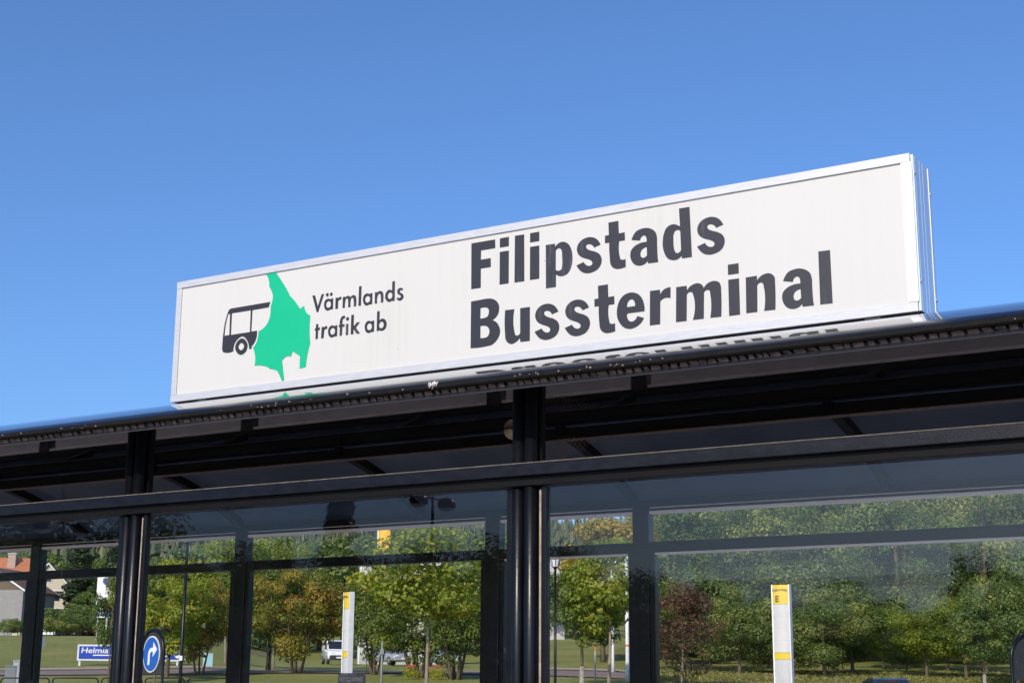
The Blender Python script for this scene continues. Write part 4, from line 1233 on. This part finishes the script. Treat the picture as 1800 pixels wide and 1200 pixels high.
def car(label, loc, rotz, matn, van=False, z=None, name='parked_car', cat='car', group=None):
    """Nose towards +x, built from lofted sections."""
    t = thing(name, label, cat, loc, rotz, group)
    L, W = (4.0, .90) if van else (4.4, .87)
    if van:
        prof = [(-2.0, .55, 1.0), (-1.96, .35, 1.05), (1.0, .3, 1.05), (1.35, .3, 1.08), (1.75, .32, .98), (1.98, .36, .84), (2.05, .45, .7)]
        gh = [(-1.97, 1.05), (-1.90, 1.78), (-1.5, 1.86), (.4, 1.84), (.62, 1.78), (1.5, 1.06)]
    else:
        prof = [(-2.2, .5, .82), (-2.12, .34, .92), (-1.3, .26, .94), (0, .24, .93), (.9, .26, .92), (1.7, .28, .82), (2.1, .34, .70), (2.2, .45, .6)]
        gh = [(-1.75, .93), (-1.05, 1.38), (-.7, 1.44), (.2, 1.44), (.45, 1.39), (1.15, .93)]
    rings = []
    for i, (x, zb, zt) in enumerate(prof):
        k = W * (.86 if i in (0, len(prof) - 1) else .96 if i in (1, len(prof) - 2) else 1)
        rings.append([(x, -k * .92, zb), (x, -k, zb + .12), (x, -k * 1.0, zb + (zt - zb) * .6), (x, -k * .94, zt - .03), (x, -k * .8, zt), (x, k * .8, zt), (x, k * .94, zt - .03), (x, k, zb + (zt - zb) * .6), (x, k, zb + .12), (x, k * .92, zb)])
    MB().loft(rings).build('body', matn, t)
    kk = .93 if van else .84
    side = [(x, z_, W * (.95 if j in (0, len(gh) - 1) else kk - (0 if van else .08))) for j, (x, z_) in enumerate(gh)]
    n = len(side)
    vs = [(x, -w_, z_) for x, z_, w_ in side] + [(x, w_, z_) for x, z_, w_ in side]
    MB().add(vs, [tuple(range(n)), tuple(range(2 * n - 1, n - 1, -1))] + [(i, i + n, (i + 1) % n + n, (i + 1) % n) for i in range(n)]).build('cabin', matn, t, .02)
    # glass set slightly proud of the cabin
    def quad(name, pts, m='window_dark', th=.012):
        c = [Vector(p) for p in pts]
        nn = (c[1] - c[0]).cross(c[2] - c[0]).normalized() * th
        MB().add([p + nn for p in c] + [p - nn for p in c], [(0, 1, 2, 3), (7, 6, 5, 4)] + [(i, i + 4, (i + 1) % 4 + 4, (i + 1) % 4) for i in range(4)]).build(name, m, t)
    def mid(a, b, f): return tuple(a[i] + (b[i] - a[i]) * f for i in range(3))
    def panel(name, i, j, fa, fb, ya, yb):
        a0, a1 = side[i], side[j]
        p = [(a0[0] + (a1[0] - a0[0]) * f, None, a0[1] + (a1[1] - a0[1]) * f, a0[2] + (a1[2] - a0[2]) * f) for f in (fa, fb)]
        quad(name, [(p[0][0], p[0][3] * ya, p[0][2]), (p[0][0], p[0][3] * yb, p[0][2]), (p[1][0], p[1][3] * yb, p[1][2]), (p[1][0], p[1][3] * ya, p[1][2])])
    panel('windscreen', n - 1, n - 2, .1, .94, -.9, .9)
    panel('rear_window', 0, 1, .15 if not van else .3, .92, -.86, .86)
    zb_, zt_ = gh[0][1] + .05, gh[2][1] - .1
    for s in (-1, 1):
        segs = ((-.98, -.12), (-.04, .72)) if not van else ((-.1, .55),)
        for x0, x1 in segs:
            wl, wt = side[0][2], side[2][2]
            f1 = (zt_ - gh[0][1]) / (gh[2][1] - gh[0][1])
            w1 = wl + (wt - wl) * f1
            xs = .12 if x1 < .3 and not van else .28
            quad('side_window', [(x0 - (0 if x0 > -.5 else .28), s * wl * .985, zb_), (x1 + (xs if x1 > .3 else 0), s * wl * .985, zb_), (x1, s * w1, zt_), (x0, s * w1, zt_)])
    for x in (-1.32, 1.33):
        for s in (-1, 1): wheel(t, x, s * (W - .1), .31, .2)
    zl = .66 if not van else .80
    for s in (-1, 1):
        MB().box((prof[-1][0] - .16, s * W * .62 - .15, zl - .07), (prof[-1][0] - .02, s * W * .62 + .15, zl + .07)).build('headlight', 'lamp_clear', t, .03)
        if van: MB().box((prof[-1][0] - .2, s * W * .80 - .07, zl - .06), (prof[-1][0] - .06, s * W * .80 + .07, zl + .02)).build('indicator', 'lamp_orange', t, .02)
        MB().box((prof[0][0] - .01, s * W * .68 - .14, .70), (prof[0][0] + .1, s * W * .68 + .14, .84 if not van else 1.1)).build('tail_light', 'lamp_red', t, .02)
        MB().box((.78, s * (W + .02) - .08, .95), (.95, s * (W + .02) + .08, 1.07)).build('mirror', matn, t, .03)
    MB().box((prof[-1][0] - .25, -W * .88, .30), (prof[-1][0] + .03, W * .88, .56 if not van else .66)).build('bumper', 'plastic_black' if van else matn, t, .05)
    MB().box((prof[0][0] - .04, -W * .88, .36), (prof[0][0] + .2, W * .88, .58)).build('bumper', 'plastic_black' if van else matn, t, .05)
    MB().box((prof[-1][0] + .031, -.26, .42), (prof[-1][0] + .04, .26, .53)).build('number_plate', 'mark_white', t)
    MB().box((prof[0][0] - .05, -.26, .60), (prof[0][0] - .041, .26, .71)).build('number_plate', 'mark_white', t)
    return t


def car_at(label, px, d, rotz, matn, **k):
    p = at(px, 1160, d)
    return car(label, (p.x, p.y, gz(p.x, p.y) + .06), rotz, matn, **k)


car_at('dark red saloon car on the road above the bank', 122, 189, math.radians(-28), 'car_red')
car_at('second dark red car half hidden by the small-leaved tree', 167, 190, math.radians(-20), 'car_red')
car_at('white delivery van with black bumper beside the pylon', 590, 120, math.radians(-75), 'car_white', van=True, name='delivery_van', cat='van')
car_at('silver car parked before the pale grey hall', 688, 116, math.radians(-60), 'car_silver')
car_at('silver-blue car half hidden behind the dense bush', 783, 112, math.radians(-70), 'car_silver')
p = at(1555, 1190, 62)
c = car('dark blue saloon car seen from behind, before the wood', (p.x, p.y, 0), math.radians(90), 'car_navy')
c.location.z = p.z - 1.46
MB().box((-1.18, -.14, 1.295), (-1.13, .14, 1.32)).build('brake_light', 'lamp_red', c)

# ------------------------------------------------------------------ buildings
def gable_house(name, label, loc, rotz, L, W, hw, hr, wallm, gablem, roofm, over=.35, group=None):
    """Ridge along x; gables at both ends of x."""
    t = thing(name, label, 'house', loc, rotz, group)
    MB().box((-L / 2, -W / 2, -1.5), (L / 2, W / 2, hw)).build('wall', wallm, t)
    for s in (-1, 1):
        MB().prism([(-W / 2, hw + .001), (W / 2, hw + .001), (0, hw + hr)], 'x', s * L / 2 - .08, s * L / 2 + .002 * s + (.08 if s < 0 else 0)).build('gable', gablem, t)
    k = hr / (W / 2)
    for s in (-1, 1):
        y1 = s * (W / 2 + over)
        MB().prism([(0, hw + hr + .02), (0, hw + hr + .2), (y1, hw - over * k + .2), (y1, hw - over * k + .02)], 'x', -L / 2 - over, L / 2 + over).build('roof', roofm, t)
        for x in (-L / 2 - over, L / 2 + over):
            MB().prism([(0, hw + hr - .02), (0, hw + hr + .215), (y1, hw - over * k + .215), (y1, hw - over * k - .02)], 'x', x - .03, x + .03).build('barge_board', 'pole_white', t)
    return t


def window(t, x0, x1, z0, z1, y, axis='y'):
    f = MB()
    if axis == 'y': f.box((x0, y - .04, z0), (x1, y + .02, z1))
    else: f.box((y - .02, x0, z0), (y + .04, x1, z1))
    o = f.build('window', 'mark_white', t)
    f = MB()
    if axis == 'y': f.box((x0 + .08, y - .05, z0 + .08), (x1 - .08, y - .0405, z1 - .08))
    else: f.box((y + .0405, x0 + .08, z0 + .08), (y + .05, x1 - .08, z1 - .08))
    f.build('pane', 'window_dark', o)


p = at(8, 1090, 185)
h1 = gable_house('house', 'grey rendered house with brown brick gable and faded roof', (p.x, p.y, gz(p.x, p.y)), math.radians(-97), 9, 8.4, 5.2, 2.6, 'render_grey', 'brick_brown', 'old_roof')
p = at(0, 1090, 205)
h2 = gable_house('house', 'house with bright orange tiled roof and pale chimney', (p.x, p.y, gz(p.x, p.y)), math.radians(8), 7.6, 8, 6.0, 3.4, 'cream_boards', 'cream_boards', 'tile_roof')
zc = at(28, 985, 203).z - gz(p.x, p.y)
MB().box((.7, -1.7, 6.5), (1.7, -.8, zc + .9)).build('chimney', 'chimney_brick', h2, .02)
MB().box((.62, -1.78, zc + .901), (1.78, -.72, zc + 1.08)).build('chimney_cap', 'post_grey', h2)
p = at(84, 1095, 205)
h3 = gable_house('house', 'cream boarded gabled house with balcony above the bank', (p.x, p.y, gz(p.x, p.y)), math.radians(-80), 7, 5.6, 5.6, 2.9, 'cream_boards', 'cream_boards', 'old_roof')
for z in (2.6, 4.9):
    b = MB().box((3.52, -2.5, z), (4.7, 2.5, z + .14)).build('balcony', 'pole_white', h3)
    MB().box((4.62, -2.5, z + .15), (4.68, 2.5, z + 1.0)).build('balcony_rail', 'cream_boards', b)
    for y in (-2.4, 0, 2.4): MB().box((4.52, y - .08, z - 2.2), (4.615, y + .08, z)).build('pillar', 'cream_boards', b)
for y in (-1.8, .6): window(h3, y, y + 1.2, 3.2, 4.5, 3.52, 'x')
window(h3, -.55, .55, 6.1, 7.2, 3.53, 'x')
p = at(152, 1010, 240)
t = thing('flat_building', 'dark flat-roofed building on the slope behind the white pylon sign', 'building', (p.x, p.y, gz(p.x, p.y)), .1)
zt = at(152, 1012, 240).z - gz(p.x, p.y)
MB().box((-2.2, -3, -2), (2.2, 3, zt - .3)).build('wall', 'dark_panel', t)
MB().box((-2.4, -3.2, zt - .299), (2.4, 3.2, zt)).build('roof', 'post_grey', t)
window(t, -1.2, .4, zt - 2.2, zt - 1.1, -3.0)
p = at(672, 1165, 127)
t = thing('flat_building', 'pale grey flat-roofed hall behind the parked cars', 'building', (p.x, p.y, gz(p.x, p.y)), math.radians(4))
zt = at(672, 985, 127).z - gz(p.x, p.y)
MB().box((-2.1, 0, -1), (4.5, 9, zt - .4)).build('wall', 'wall_light', t)
MB().box((-2.11, -.012, .0), (4.51, 9, .55)).build('plinth', 'post_grey', t)
MB().box((-2.3, -.2, zt - .399), (4.7, 9.2, zt)).build('roof', 'mark_white', t)
MB().box((-1.75, -.05, 1.55), (-1.35, -.0125, 1.95)).build('vent', 'mark_white', t)
MB().box((-2.0, -.07, .0), (-1.9, -.013, zt - .41)).build('downpipe', 'mark_white', t)
p = at(962, 1020, 140)
t = thing('flat_building', 'pale metal-clad building behind the lantern post', 'building', (p.x, p.y, gz(p.x, p.y)), .1)
zt = at(962, 978, 140).z - gz(p.x, p.y)
MB().box((-2.5, 0, -2), (1.6, 5, zt - .2)).build('wall', 'wall_light', t)
MB().box((-2.6, -.1, zt - .199), (1.7, 5.1, zt)).build('roof', 'post_grey', t)
